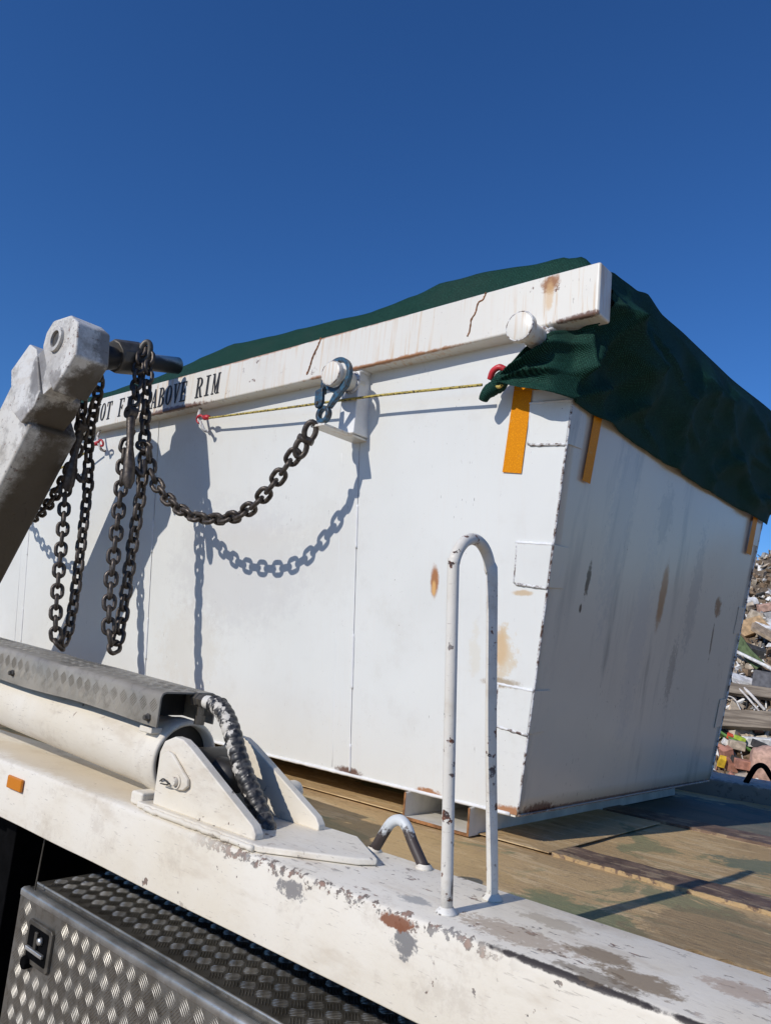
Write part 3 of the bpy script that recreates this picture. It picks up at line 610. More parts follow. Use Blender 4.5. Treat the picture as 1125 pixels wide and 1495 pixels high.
# lettering
def arc(cx, cz, rx, rz, ix, iz, a0, a1, n=14):
    out = []
    for k in range(n):
        a, b = R(a0+(a1-a0)*k/n), R(a0+(a1-a0)*(k+1)/n)
        out.append([(cx+rx*math.cos(a), cz+rz*math.sin(a)), (cx+rx*math.cos(b), cz+rz*math.sin(b)), (cx+ix*math.cos(b), cz+iz*math.sin(b)), (cx+ix*math.cos(a), cz+iz*math.sin(a))])
    return out
def rc(x0, x1, z0, z1): return [(x0, z0), (x1, z0), (x1, z1), (x0, z1)]
def sf(x, w=.13): return [rc(x-w, x+w, 0, .045), rc(x-w, x+w, .955, 1)]
GL = {
 'I': [rc(.24, .40, 0, 1)] + sf(.32, .2),
 'O': arc(.32, .5, .30, .5, .15, .455, 0, 360, 28),
 'D': [rc(.08, .23, 0, 1), rc(0, .3, 0, .05), rc(0, .3, .95, 1)] + arc(.28, .5, .34, .5, .19, .45, -90, 90),
 'N': [rc(.08, .14, 0, 1), rc(.50, .56, 0, 1), [(.06, 1), (.20, 1), (.56, 0), (.44, 0)], rc(0, .22, 0, .045), rc(0, .14, .955, 1), rc(.42, .64, .955, 1)],
 'T': [rc(.24, .40, 0, 1), rc(.14, .5, 0, .045), rc(.02, .62, .94, 1), rc(.02, .07, .75, .94), rc(.57, .62, .75, .94)],
 'F': [rc(.08, .24, 0, 1), rc(0, .34, 0, .045), rc(0, .56, .945, 1), rc(.51, .56, .76, .945), rc(.24, .42, .48, .53), rc(.38, .43, .38, .63)],
 'L': [rc(.08, .24, 0, 1), rc(0, .34, .955, 1), rc(0, .56, 0, .05), rc(.51, .56, .05, .26)],
 'E': [rc(.08, .24, 0, 1), rc(0, .56, .945, 1), rc(.51, .56, .76, .945), rc(0, .58, 0, .05), rc(.53, .58, .05, .26), rc(.24, .42, .48, .53), rc(.38, .43, .38, .63)],
 'A': [[(.05, 0), (.11, 0), (.33, 1), (.28, 1)], [(.42, 0), (.60, 0), (.38, 1), (.26, 1)], rc(.14, .46, .30, .35), rc(0, .18, 0, .045), rc(.36, .66, 0, .045)],
 'V': [[(.06, 1), (.23, 1), (.38, 0), (.28, 0)], [(.53, 1), (.58, 1), (.37, 0), (.31, 0)], rc(-.01, .30, .955, 1), rc(.44, .66, .955, 1)],
 'B': [rc(.08, .23, 0, 1), rc(0, .3, 0, .05), rc(0, .3, .95, 1), rc(.2, .3, .50, .55)] + arc(.28, .755, .26, .245, .12, .20, -90, 90) + arc(.28, .27, .32, .27, .17, .225, -90, 90),
 'R': [rc(.08, .23, 0, 1), rc(0, .33, 0, .045), rc(0, .3, .95, 1), rc(.2, .32, .48, .53), [(.28, .5), (.42, .5), (.60, 0), (.45, 0)], rc(.45, .66, 0, .045)] + arc(.28, .74, .31, .26, .16, .21, -90, 90),
 'M': [rc(.06, .11, 0, 1), rc(.47, .61, 0, 1), [(.05, 1), (.19, 1), (.36, .05), (.29, .05)], [(.50, 1), (.55, 1), (.35, .05), (.29, .05)], rc(-.02, .20, 0, .045), rc(.38, .68, 0, .045), rc(-.02, .14, .955, 1), rc(.48, .68, .955, 1)],
}
TXT = 'DO NOT FILL ABOVE RIM'; lm = MB(); PITCH, LH, LW, X1 = .0500, .080, .066, -2.268
for i, chh in enumerate(TXT):
    if chh == ' ': continue
    lm = MB()
    x0 = X1 - PITCH*(len(TXT)-i)
    for k, poly in enumerate(GL[chh]):
        dy = .0008 + .00004*k
        lm.prism([(x0+px*LW, 1.5895+.0025*nz((x0+px*LW)*3, 3.6), .865+pz*LH) for px, pz in poly], (0, -dy-.0012, 0))
    lm.build('letter', 'letter_black', rim)
# lifting pegs with posts and shelves
def peg(x, z, shelf, zp=.635):
    p = MB().lathe([(0, .0), (0, .033), (.002, .0375), (.005, .039), (.018, .039), (.020, .037), (.020, .029), (.125, .029)], (x, 1.502, z), (0, 1, 0), 44).build('lifting_peg', 'rim_paint', skip, smooth=True)
    q = p.modifiers.new('split', 'EDGE_SPLIT'); q.split_angle = R(40)
    x0, x1 = x-.040, x+.028
    rr = MB(); rr.tube([(x+.037*math.cos(a), 1.5045+.0006*nz(a*5, x), z+.037*math.sin(a)) for a in [2*math.pi*i/48 for i in range(48)]], [.0018+.0011*nz(i*.9, x*9) for i in range(48)], 6, closed=True); rr.build('peg_edge', 'weld_rust', p, smooth=True)
    rr = MB(); rr.tube([(x+.030*math.cos(a), 1.596, z+.030*math.sin(a)) for a in [2*math.pi*i/40 for i in range(40)]], [.006+.002*nz(i*.9, x*9) for i in range(40)], 7, closed=True); rr.build('weld_bead', 'weld_rust', p, smooth=True)
    MB().hexa([(x0, 1.598, zp), (x1, 1.598, zp), (x1, ys(zp), zp), (x0, ys(zp), zp), (x0, 1.598, .834), (x1, 1.598, .834), (x1, ys(.834), .834), (x0, ys(.834), .834)]).build('peg_post', 'weld_white', p, bevel=.004)
    if shelf:
        MB().box(x0+.004, x1-.006, 1.482, 1.672, .626, .633).build('peg_shelf', 'rim_paint', p, bevel=.0015)
    w = MB(); w.tube([(x1+.002, 1.60+.0, .834), (x1+.004, 1.64, .834)], .006, 8); w.build('weld_bead', 'weld_white', p, smooth=True)
peg(-1.604, .797, True); peg(-.958, .806, False, .745); peg(-4.02, .797, True)
# corner patches, weld beads
def on_side(x, z, o): return (x, ys(z)-o, z)
for z0, z1, wdt in ((.553, .662, .112), (.197, .304, .098), (-.166, -.058, .098)):
    p = MB(); x0a = xe((z0+z1)/2)-wdt
    p.hexa([on_side(x0a-.004, z0+.006, .001), on_side(xe(z0)-.002, z0-.006, .001), on_side(xe(z1)-.002, z1-.006, .001), on_side(x0a+.004, z1+.002, .001),
            on_side(x0a-.004, z0+.006, .008), on_side(xe(z0)+.0, z0-.006, .008), on_side(xe(z1)+.0, z1-.006, .008), on_side(x0a+.004, z1+.002, .008)])
    po = p.build('corner_patch', 'bin_side_paint', skip, bevel=.0025)
    for za, zb_, mt in ((z0+.004, z0-.006, 'weld_rust'), (z1+.003, z1-.005, 'weld_white')):
        w = MB(); N_ = 16
        w.tube([on_side(x0a + (xe(za)-x0a)*i/N_, za+(zb_-za)*i/N_ + .0012*nz(i*1.3, z0*9), .0055) for i in range(N_+1)], [.004+.0016*nz(i*1.1, z1*7) for i in range(N_+1)], 7)
        w.build('weld_bead', mt, po, smooth=True)
    w = MB(); w.tube([on_side(x0a-.004+.008*i/12+.001*nz(i*1.4, z0), z0+.006+(z1-z0-.004)*i/12, .0055) for i in range(13)], [.0032+.0013*nz(i*1.2, z0*5) for i in range(13)], 7); w.build('weld_bead', 'weld_white' if z0 > .5 else 'weld_rust', po, smooth=True)
    # the return of the patch on the end face
    wy = .075 if z0 < .5 else .075
    q = MB(); q.hexa([(xe(z0)+.001, ys(z0)-.003, z0-.004), (xe(z0)+.003, ys(z0)-.003, z0-.004), (xe(z0)+.003, ys(z0)+wy, z0+.002), (xe(z0)+.001, ys(z0)+wy, z0+.002),
                      (xe(z1)+.001, ys(z1)-.003, z1-.004), (xe(z1)+.003, ys(z1)-.003, z1-.004), (xe(z1)+.003, ys(z1)+wy, z1), (xe(z1)+.001, ys(z1)+wy, z1)])
    q.build('corner_patch', 'bin_end_shaded_paint', skip, bevel=.001)
    q = MB(); q.hexa([(xe(z0)+.001, yf(z0)-.075, z0-.004), (xe(z0)+.003, yf(z0)-.075, z0-.004), (xe(z0)+.003, yf(z0)+.002, z0+.002), (xe(z0)+.001, yf(z0)+.002, z0+.002),
                      (xe(z1)+.001, yf(z1)-.075, z1-.004), (xe(z1)+.003, yf(z1)-.075, z1-.004), (xe(z1)+.003, yf(z1)+.002, z1), (xe(z1)+.001, yf(z1)+.002, z1)])
    q.build('corner_patch', 'bin_end_shaded_paint', skip, bevel=.001)
def bead(path, r, mat, name='weld_bead', n=7):
    w = MB(); w.tube([Vector(p) + Vector((.0015*nz(i*.8, 1), .0008*nz(i*.7, 2), .0)) for i, p in enumerate(path)], [r*(1+.35*nz(i*1.3, 8)) for i in range(len(path))], n); return w.build(name, mat, skip, smooth=True)
bead([(xe(z)+.001, ys(z)-.003, z) for z in [ZB+.01*i for i in range(1, 122)]], .0032, 'weld_rust')
bead([(xe(z)+.001, yf(z)+.001, z) for z in [ZB+.02*i for i in range(1, 60)]], .0042, 'weld_rust')
bead([(-4.8+.02*i, ys(ZB)-.003, ZB-.001) for i in range(188)], .0052, 'weld_white', 'bottom_edge')
bead([(xe(ZB), ys(ZB)+.0165*i, ZB-.001) for i in range(86)], .0036, 'bin_end_shaded_paint', 'bottom_edge')
for sx in SEAM:
    for za, zb_ in ((-.36, -.27), (-.12, .05), (.30, .44)):
        nn = int((zb_-za)/.007)
        bead([on_side(sx, za+.007*i, .004) for i in range(nn)], .0042, 'weld_white')
    bead([on_side(sx-.002, -.36+.03*i, .0035) for i in range(33)], .0016, 'weld_white')
    # lap line of the stiffener behind
    bead([on_side(sx-.075, -.36+.04*i, .003) for i in range(25)], .0011, 'weld_white')
# reflective tapes (flat strips stuck on)
def tape(pts, face, matname='reflective_tape'):
    t = MB(); P = [Vector(p) for p in pts]
    if face == 'side': Q = [Vector(on_side(p.x, p.z, .0062)) for p in P]; nrm = Vector((0, -.0008, 0))
    else: Q = [Vector((xe(p.z)+.009, p.y, p.z)) for p in P]; nrm = Vector((.0008, 0, 0))
    t.prism(Q, nrm); t.build('reflective_tape', matname, skip)
tape([(-1.091, 0, .492), (-1.034, 0, .484), (-1.003, 0, .698), (-1.058, 0, .706)], 'side')
tape([(-1.058, 0, .7065), (-1.003, 0, .6985), (-.955, 0, .692), (-.952, 0, .71), (-1.056, 0, .722)], 'side')
tape([(0, 1.772, .478), (0, 1.815, .478), (0, 1.815, .70), (0, 1.772, .70)], 'end')
tape([(0, 3.145, .505), (0, 3.205, .505), (0, 3.215, .70), (0, 3.165, .70)], 'end')
# skid pocket under the floor
def skid(x0, x1):
    y0, y1, z0, z1, t = 1.752, 3.17, DK+.004, ZB-.006, .007
    s_ = MB().box(x0, x0+t, y0, y1, z0, z1).box(x1-t, x1, y0, y1, z0, z1)
    o = s_.build('fork_pocket', 'skid_paint', skip, bevel=.001)
    MB().box(x0+t+.0005, x1-t-.0005, y0+.001, y1, z0, z0+t).build('pocket_floor', 'skid_paint', o)
    for xx in (x0, x1-t): MB().box(xx+.0004, xx+t-.0004, y0-.0012, y0-.0002, z0, z1).build('rusty_edge', 'rust_edge', o)
    MB().box(x0+t, x1-t, y0-.0002, y0+.0008, z0-.0005, z0+t+.0005).build('rusty_edge', 'rust_edge', o)
skid(-1.385, -1.165); skid(-2.95, -2.73); skid(-4.3, -4.08)
# rope hooks hanging from the rim
def rope_hook(x):
    h = MB(); h.tube(smooth_path([(x-.035, 1.625, .842), (x-.025, 1.612, .815), (x-.012, 1.606, .785), (x+.012, 1.606, .760), (x+.02, 1.614, .742), (x+.03, 1.63, .738)], 5), .006, 8)
    h.build('rope_hook', 'weld_rust', skip, smooth=True)
rope_hook(-2.385); rope_hook(-3.125)

# ------------------------------------------------------------------ cover net
cv = MB()
crest = [(-5.0, 1.06), (-3.4, 1.082), (-2.95, 1.085), (-2.72, 1.105), (-2.46, 1.135), (-2.16, 1.118), (-1.87, 1.108), (-1.68, 1.098), (-1.50, 1.115), (-1.39, 1.136), (-1.27, 1.134), (-1.15, 1.12), (-1.04, 1.105), (-.91, 1.072), (-.85, 1.035), (-.815, 1.0)]
etop = [(1.66, .985), (1.71, 1.0), (1.84, 1.012), (1.92, 1.034), (2.02, 1.016), (2.2, 1.025), (2.6, 1.032), (3.15, 1.068), (3.33, .985)]
NY = 70
def yv(v): return 1.659 + (3.325-1.659)*v**1.6
def top(u, v):
    x = -4.95 + (4.95-.815)*(1-(1-u)**1.7); y = yv(v)
    c = interp(crest, x); zi = c + .03*ss(1.75, 2.4, y) + .02*nz(x*2.2, y*2.2) * ss(1.68, 1.9, y)
    w = ss(1.655, 1.735, y)
    rdg = 1-abs(2*nz(x*1.1+(y-1.66)*4, (y-1.66)*9-x*1.6, 5)); fold = .020*(rdg**3-.4)*math.exp(-((y-1.715)/.05)**2)*ss(1.659, 1.685, y)*ss(-1.9, -1.3, x)
    fold += .006*(1-abs(2*nz(x*5, y*14, 2)))*math.exp(-((y-1.715)/.05)**2)*ss(1.659, 1.685, y)
    z = .962 + (zi-.962)*w + fold
    z = .962 + (z-.962)*ss(3.335, 3.1, y)
    e = interp(etop, y); b = ss(-.93, -.815, x)
    return (x, y, z*(1-b) + min(z, e)*b if z > e else z*(1-b)+e*b)
cv.grid(top, 110, NY)
def hem(y): return .649 + (-.012)*math.sin((y-1.66)*1.9) + .004*nz(y*6)
def drape(u, v):
    y0 = yv(u); e = top(1, u)[2]
    z = e + (hem(y0)-e)*v
    k = ss(0, .28, v)
    x = -.815 + .016*math.sin(math.pi*min(1, v*1.4)) + (xe(z)+.016+.815)*ss(.15, 1, v)
    near = math.exp(-((y0-1.66)/.35)**2)
    f = .010*nz(y0*7+v*1.2, v*1.5) + .006*math.sin(y0*26 + v*4 + 3*nz(y0*3, v*2)) * (1-near)
    f += near*.016*math.sin((v*1.7 - (y0-1.66)*3.2)*6.0 + .5)
    r1 = (1-abs(2*nz(y0*2.3 + v*.9, v*1.1 - y0*.8, 11)))**4; r2 = (1-abs(2*nz(y0*5 - v*1.6, v*2.2 + y0, 4)))**5
    f += .038*r1 + .016*r2 - .016
    # creases pulled towards the tie at the near corner
    an = math.atan2((1-v)*.34 + .02, y0-1.60); f += .036*near*(1-abs(math.sin(an*5.5+.6)))**1.5
    x += f*k*(1-.6*ss(.85, 1, v))
    x = max(x, xe(z)+.012, -.824 if z > .83 else -9)
    y = y0 + (ys(z)-1.659-.012)*math.exp(-((y0-1.659)/.05)**2)*ss(.35, .5, v) 
    return (x, y, z)
cv.grid(drape, NY, 44)
T = Vector((-1.070, 1.618, .716))
E0i = 44
def flap(u, v):
    vv = .42 + .58*v
    e = Vector(drape(0, vv)); t = T + Vector((0, 0, .012*(.5-v)))
    p = e.lerp(t, u); out = math.sin(math.pi*min(1, u*1.02))
    p.z += .020*out*(1-v)*.9 - .006*out*v
    fold = 1-abs(math.sin((v*2.6+.25+.12*u)*math.pi + .9*nz(u*2.2, v*3)))**.8
    off = .010 + (ys(p.z)-1.598)*ss(-.865, -.92, p.x)
    p.y = min(p.y, ys(p.z)-off) - .036*out**.7*fold*(1-.25*v) - .006*nz(u*6, v*9)*out
    p.x += .010*ss(.25, 0, u)
    return p
cv.grid(flap, 46, 40)
kn = []
for i in range(25):
    t = i/24; kn.append(T + Vector((.028-.075*t, -.012-.006*math.sin(t*9), .008-.052*t*t)))
cv.tube(kn, [.010+.011*math.sin(math.pi*min(1, .15+.8*i/24))*(1+.45*nz(i*.7, 3)) for i in range(25)], 12)
cover = cv.build('cover_net', 'shade_cloth', None, fix=False, smooth=True, solid=.0016, weld=True)
tag(cover, 'dark green shade cloth stretched over the skip load and draped down its end', 'cover')

# ------------------------------------------------------------------ ropes
rp = thing('tie_rope', 'thin yellow rope pulled along the side of the skip to the green cover corner', 'rope', (-1.7, 1.605, .74))
P = smooth_path([(-2.33, 1.604, .781), (-1.9, 1.596, .757), (-1.5, 1.592, .737), (-1.12, 1.596, .712)], 14)
r_ = MB(); r_.tube(P, .0042, 8); r_.build('rope_line', 'rope_fibre', rp, smooth=True)
r_ = MB(); r_.tube([(T.x+.004+.020*math.cos(a)*.6, T.y-.016+.006*math.sin(a), T.z+.005+.024*math.sin(a)) for a in [2*math.pi*i/20 for i in range(20)]], .0045, 8, closed=True); r_.build('rope_loop', 'rope_fibre', rp, smooth=True)
def red_hook(c, s, parent):
    h = MB(); c = Vector(c)
    h.tube([c+Vector((s*x, y, z)) for x, y, z in [(.045, 0, 0), (.03, 0, .002), (.015, 0, .002), (.012, 0, .002)]], [.007, .010, .010, .006], 10)
    h.tube(smooth_path([c+Vector((s*x, y, z)) for x, y, z in [(.012, 0, .002), (-.004, -.004, .012), (-.022, -.004, .010), (-.030, 0, -.002), (-.022, .004, -.012), (-.008, .004, -.010)]], 5), .0045, 8)
    h.build('end_hook', 'red_plastic', parent, smooth=True)
red_hook((-2.375, 1.604, .784), 1, rp)
h = MB(); h.tube(smooth_path([T+Vector((-.03, -.015, .010)), T+Vector((-.018, -.022, .028)), T+Vector((.0, -.022, .036)), T+Vector((.014, -.016, .030))], 6), .0085, 10); h.build('end_hook', 'red_plastic', rp, smooth=True)
rp2 = thing('tie_rope', 'short yellow rope with a red hook seen behind the lifting arm chains', 'rope', (-3.4, 1.605, .7))
r_ = MB(); r_.tube(smooth_path([(-3.155, 1.604, .757), (-3.5, 1.60, .67), (-4.3, 1.60, .58)], 10), .0042, 8); r_.build('rope_line', 'rope_fibre', rp2, smooth=True)
red_hook((-3.110, 1.604, .768), -1, rp2)

# ------------------------------------------------------------------ chains
def link_mesh(pitch=.040, wire=.0076, width=.0250):
    mb = MB(); hl = pitch/2 + wire - .002; s = hl - (width - wire)*.0; rr = width - wire; st = max(.001, hl - rr + .0)
    pts = []
    for k in range(9): a = -math.pi/2 + math.pi*k/8; pts.append((st + rr*math.cos(a), rr*math.sin(a), 0))
    for k in range(9): a = math.pi/2 + math.pi*k/8; pts.append((-st + rr*math.cos(a), rr*math.sin(a), 0))
    mb.tube(pts, wire, 8, closed=True)
    me = bpy.data.meshes.new('link'); me.from_pydata(mb.v, [], mb.f); me.update(); me.materials.append(M['chain_steel']); me.shade_smooth(); return me
LINK = link_mesh()
def lay(pts, parent, pitch=.040, roll0=0.0, skew=.25):
    P = smooth_path(pts, 30); L_ = [0]
    for a, b in zip(P, P[1:]): L_.append(L_[-1] + (b-a).length)
    n = int(L_[-1]/pitch); j = 0; ref = None
    for i in range(n+1):
        s = min(L_[-1], (i+.5)*pitch)
        while j < len(L_)-2 and L_[j+1] < s: j += 1
        p = P[j].lerp(P[j+1], (s-L_[j])/max(1e-6, L_[j+1]-L_[j])); t = (P[min(j+3, len(P)-1)] - P[max(j-3, 0)]).normalized()
        if ref is None: ref = Vector((0, -1, 0))
        nrm = (ref - t*ref.dot(t)).normalized(); b = nrm.cross(t)
        a = roll0 + (i % 2)*math.pi/2 + skew*nz(i*1.7, p.x*3) 
        zc = nrm*math.cos(a) + b*math.sin(a); yc = zc.cross(t)
        o = bpy.data.objects.new('link', LINK); COL.objects.link(o)
        o.matrix_basis = Matrix(((t.x, yc.x, zc.x, p.x), (t.y, yc.y, zc.y, p.y), (t.z, yc.z, zc.z, p.z), (0, 0, 0, 1)))
        put(o, parent)
def grab_hook(top, bot, parent):
    a, b = Vector(top), Vector(bot); d = b-a
    mb = MB(); mb.tube([a+Vector((0, 0, 0)), a+d*.25, a+d*.45, a+d*.7, a+d*.9, b], [.017, .014, .012, .021, .021, .010], 12)
    mb.ring((a.x, a.z), .023, .008, a.y-.016, a.y+.016, 20)
    mb.tube(smooth_path([a+d*.72+Vector((.0, .02, 0)), a+d*.8+Vector((.01, .045, 0)), a+d*.6+Vector((.01, .05, 0))], 5), .011, 8)
    o = mb.build('grab_hook', 'chain_steel', parent, smooth=True); q = o.modifiers.new('split', 'EDGE_SPLIT'); q.split_angle = R(45)
c2 = thing('lifting_chain', 'steel lifting chain hanging in a loop and slung to the blue hook', 'chain', (-2.43, 1.42, -.11))
lay([(-2.55, 1.415, 1.035), (-2.51, 1.395, .90), (-2.458, 1.372, .785)], c2, roll0=.6)
lay([(-2.525, 1.436, 1.01), (-2.49, 1.436, .80), (-2.437, 1.436, .517), (-2.435, 1.436, .30), (-2.432, 1.436, .151), (-2.420, 1.430, .0), (-2.402, 1.412, -.068), (-2.398, 1.392, -.062), (-2.408, 1.378, .0), (-2.432, 1.375, .142), (-2.455, 1.375, .40), (-2.478, 1.375, .606), (-2.47, 1.385, .66)], c2, roll0=.5)
grab_hook((-2.445, 1.358, .742), (-2.385, 1.358, .465), c2)
sl_ = [(-2.43, 1.40, .640, 1), (-2.40, 1.42, .615, 1), (-2.395, 1.44, .545, 1), (-2.33, 1.462, .462, 1), (-2.168, 1.48, .388, 1.0207), (-2.05, 1.49, .362, 1.0276), (-1.91, 1.49, .361, 1.0276), (-1.817, 1.485, .393, 1.024), (-1.735, 1.48, .457, 1.0207), (-1.680, 1.478, .535, 1.01)]
lay([(a*k, b, c*k) for a, b, c, k in sl_], c2, roll0=.75, skew=.15)
# connecting link and blue hook on the peg
cl = MB(); hk = Vector((-1.655, 1.482, .590))
for sgn in (-1, 1):
    c = hk + Vector((.016, .0, .024))*sgn
    cl.tube([c + Vector((.017*math.cos(a)*.55 + .010*math.sin(a), .012*math.cos(a), .026*math.sin(a)+.008*math.cos(a)*-.8)) for a in [2*math.pi*i/18 for i in range(18)]], .0085, 8, closed=True)
cl.tube([hk+Vector((-.02, -.01, .008)), hk+Vector((.02, .01, -.008))], .012, 10); cl.build('connecting_link', 'chain_steel', c2, smooth=True)
PX, PZ = -1.604, .797
bh = MB(); bh.ring((PX+.003, PZ+.002), .055, .041, 1.525, 1.541, 40)
bh.xz([(PX+.060, PZ-.008), (PX+.044, PZ-.012), (PX+.004, PZ-.052), (PX-.026, PZ-.098), (PX-.012, PZ-.100), (PX+.006, PZ-.082), (PX+.050, PZ-.040)], 1.524, 1.540)
bh.xz([(PX-.060, PZ-.004), (PX-.046, PZ-.004), (PX-.044, PZ-.05), (PX-.058, PZ-.05)], 1.524, 1.540)
bh.ring((PX-.030, PZ-.120), .027, .015, 1.515, 1.533, 28)
bo = bh.build('peg_hook', 'blue_hook_paint', c2, bevel=.002)
MB().xz([(PX-.062, PZ-.045), (PX-.030, PZ-.038), (PX-.026, PZ-.085), (PX-.034, PZ-.100), (PX-.052, PZ-.102), (PX-.060, PZ-.088)], 1.506, 1.520).build('hook_latch', 'blue_hook_paint', bo, bevel=.004)
MB().lathe([(0, 0), (0, .005), (.004, .006)], (PX-.046, 1.503, PZ-.086), (0, 1, 0), 14).build('latch_pin', 'dark_steel', bo)
c1 = thing('lifting_chain', 'dark chain hanging in a long loop close behind the lifting arm head', 'chain', (-2.68, 1.36, -.12))
lay([(-2.64, 1.30, .92), (-2.665, 1.335, .87), (-2.765, 1.38, .772), (-2.85, 1.43, .66), (-2.852, 1.45, .55), (-2.83, 1.45, .35), (-2.812, 1.45, .147), (-2.80, 1.445, .0), (-2.788, 1.43, -.075), (-2.783, 1.405, -.088), (-2.790, 1.385, -.02), (-2.816, 1.38, .138), (-2.85, 1.38, .34), (-2.885, 1.38, .538), (-2.84, 1.38, .66), (-2.80, 1.37, .72)], c1, roll0=.45)
grab_hook((-2.795, 1.355, .735), (-2.815, 1.355, .480), c1)
lay([(-2.70, 1.29, .90), (-2.76, 1.33, .80), (-2.79, 1.35, .75)], c1, roll0=.3)
lay([(-2.83, 1.37, .58), (-2.88, 1.375, .55), (-2.95, 1.385, .51), (-3.03, 1.40, .462), (-3.2, 1.42, .41), (-3.45, 1.45, .40), (-3.7, 1.47, .48), (-3.9, 1.49, .62), (-3.98, 1.5, .72), (-4.01, 1.51, .76)], c1, roll0=.8, skew=.15)

# ------------------------------------------------------------------ the rubble heap behind
HD, LR = Vector((-.281, .96, 0)).normalized(), Vector((.96, .281, 0)).normalized()
def hz(l, D):
    cr = 10.35 + .5*nz(l*.5, 3)
    z = -.84 + .706*(min(D, cr)-7) - max(0, D-cr)*.5
    z += .10*nz(l*1.3, D*1.3) + .05*nz(l*4, D*4, 2) + (.16*nz(l*2.2, D*2.2, 7) if D > 9.3 else 0)
    edge = ss(-5.5, -2.5, l)*ss(8, 4, l)
    return GROUND-.05 + max(0, z-GROUND)*edge
def hpos(l, D, dz=0): p = HD*D + LR*l; return Vector((p.x, p.y, hz(l, D)+dz))
def heapmat():
    n = NT('heap_soil'); c = n.mix(n.step(n.noise(5, 8, rough=.7), .35, .65), (.27, .205, .14), (.13, .10, .075))
    c = n.mix(n.mul(n.step(n.noise(24, 5), .52, .66), .6), c, (.40, .34, .27)); n.bump(n.noise(14, 9, rough=.7), .06); M['heap_soil'] = n.out(c, .95)
heapmat()
hp_ = MB(); hp_.grid(lambda u, v: hpos(-5.5+13.5*u, 5.3+9.5*v), 150, 110)
tag(hp_.build('rubble_heap', 'heap_soil', fix=False, smooth=True), 'tall heap of soil and demolition rubble behind the truck', 'rubble heap', kind='stuff')
COLS = dict(deb_white=(.72, .71, .68), deb_beige=(.48, .40, .30), deb_brown=(.22, .15, .09), deb_brick=(.42, .20, .14), deb_grey=(.32, .31, .29), deb_dark=(.05, .05, .05), deb_tan=(.42, .28, .15),
            deb_pink=(.52, .33, .25), deb_green=(.10, .22, .05), deb_moss=(.10, .14, .06), deb_lime=(.38, .52, .05), deb_yellow=(.70, .45, .03), deb_red=(.60, .08, .03), deb_ply=(.40, .30, .20), deb_slate=(.11, .11, .115))
for k_, v_ in COLS.items(): simple(k_, v_, .8, var=.3, scale=22, bump=.004)
rnd = random.Random(3)
def chunk(mb, c, sx, sy, sz, jit=.25, rot=None):
    from mathutils import Euler
    e = (Euler((rnd.uniform(-3, 3), rnd.uniform(-3, 3), rnd.uniform(-3, 3))) if rot is None else Euler(rot)).to_matrix()
    pts = [Vector((a*sx*(1+rnd.uniform(-jit, jit)), b*sy*(1+rnd.uniform(-jit, jit)), d_*sz*(1+rnd.uniform(-jit, jit)))) for d_ in (-.5, .5) for a, b in ((-.5, -.5), (.5, -.5), (.5, .5), (-.5, .5))]
    mb.hexa([Vector(c) + e @ p for p in pts])
bags = {k_: MB() for k_ in ('deb_white', 'deb_beige', 'deb_brown', 'deb_brick', 'deb_grey', 'deb_dark')}
for i in range(9500):
    l = rnd.uniform(-1.6, 2.4); D = rnd.uniform(6.3, 10.9)
    topz = D > 9.75
    k_ = rnd.choices(list(bags), (2, 5, 8, 0, 3, 1) if topz else ((9, 4, 4, .3, 4, 2) if D > 9.0 else (3, 5, 6, 3 if D < 7.8 else .5, 3, 2)))[0]
    s = (rnd.uniform(.03, .09) if i % 3 == 0 else rnd.uniform(.012, .04))*(1.2 if D < 8 else 1)
    if topz: s *= .8
    thin = rnd.random()
    a, b, c = (s*1.5, s*1.1, s*.15) if thin < .35 else ((s*2.4, s*.35, s*.3) if thin < .55 else (s, s*.8, s*.65))
    chunk(bags[k_], hpos(l, D, rnd.uniform(0, .05)), a, b, c, .35)
names = dict(deb_white='scattered white plaster and paper scraps in the heap', deb_beige='scattered beige mortar lumps in the heap', deb_brown='scattered brown wood and soil bits in the heap', deb_brick='scattered broken brick bits in the heap', deb_grey='scattered grey concrete bits in the heap', deb_dark='scattered dark scraps in the heap')
for k_, mb in bags.items(): tag(mb.build('small_rubble', k_, fix=False), names[k_], 'rubble', kind='stuff')
def debris(name, label, cat, mat, l, D, dims, rot=(0, 0, 0), dz=.06, jit=.06, group=None, bevel=.006):
    """ dims: across the view, along it, up; rotations about view-aligned axes """
    mb = MB(); base = hpos(l, D, dz); rz = math.atan2(LR.y, LR.x)
    chunk(mb, (0, 0, 0), *dims, jit, rot)
    o = mb.build(name, mat, None, bevel=bevel)
    o.matrix_basis = Matrix.Translation(base) @ Matrix.Rotation(rz, 4, 'Z')
    return tag(o, label, cat, group)
SL = R(-12)
debris('timber_plank', 'wide weathered grey plank, lower of two lying across the rubble', 'plank', 'grey_timber', .45, 7.62, (1.35, .07, .155), (R(-25), R(-4), R(4)), .20, .02)
debris('timber_plank', 'weathered grey plank, upper of two, crossed by white sticks', 'plank', 'grey_timber', .55, 7.98, (1.45, .06, .105), (R(-30), R(2.5), R(3)), .14, .02)
def rod(name, label, cat, mat, a, b, r, n=8, flat=None):
    mb = MB(); pa, pb = hpos(*a), hpos(*b); mb.tube([pa, pa.lerp(pb, .5)+Vector((0, 0, .01)), pb], r, n); return tag(mb.build(name, mat, None, smooth=True), label, cat)
rod('plastic_pipe', 'thin white plastic pipe sloping down across the rubble above the planks', 'pipe', 'deb_white', (-.12, 8.50, .17), (.50, 8.15, .14), .017)
rod('white_stick', 'upper of two white sticks leaning over the upper plank', 'stick', 'white_board', (-.03, 8.00, .20), (.20, 7.80, .14), .014, 6)
rod('white_stick', 'lower of two white sticks leaning over the upper plank', 'stick', 'white_board', (-.05, 7.97, .19), (.165, 7.78, .12), .010, 6)
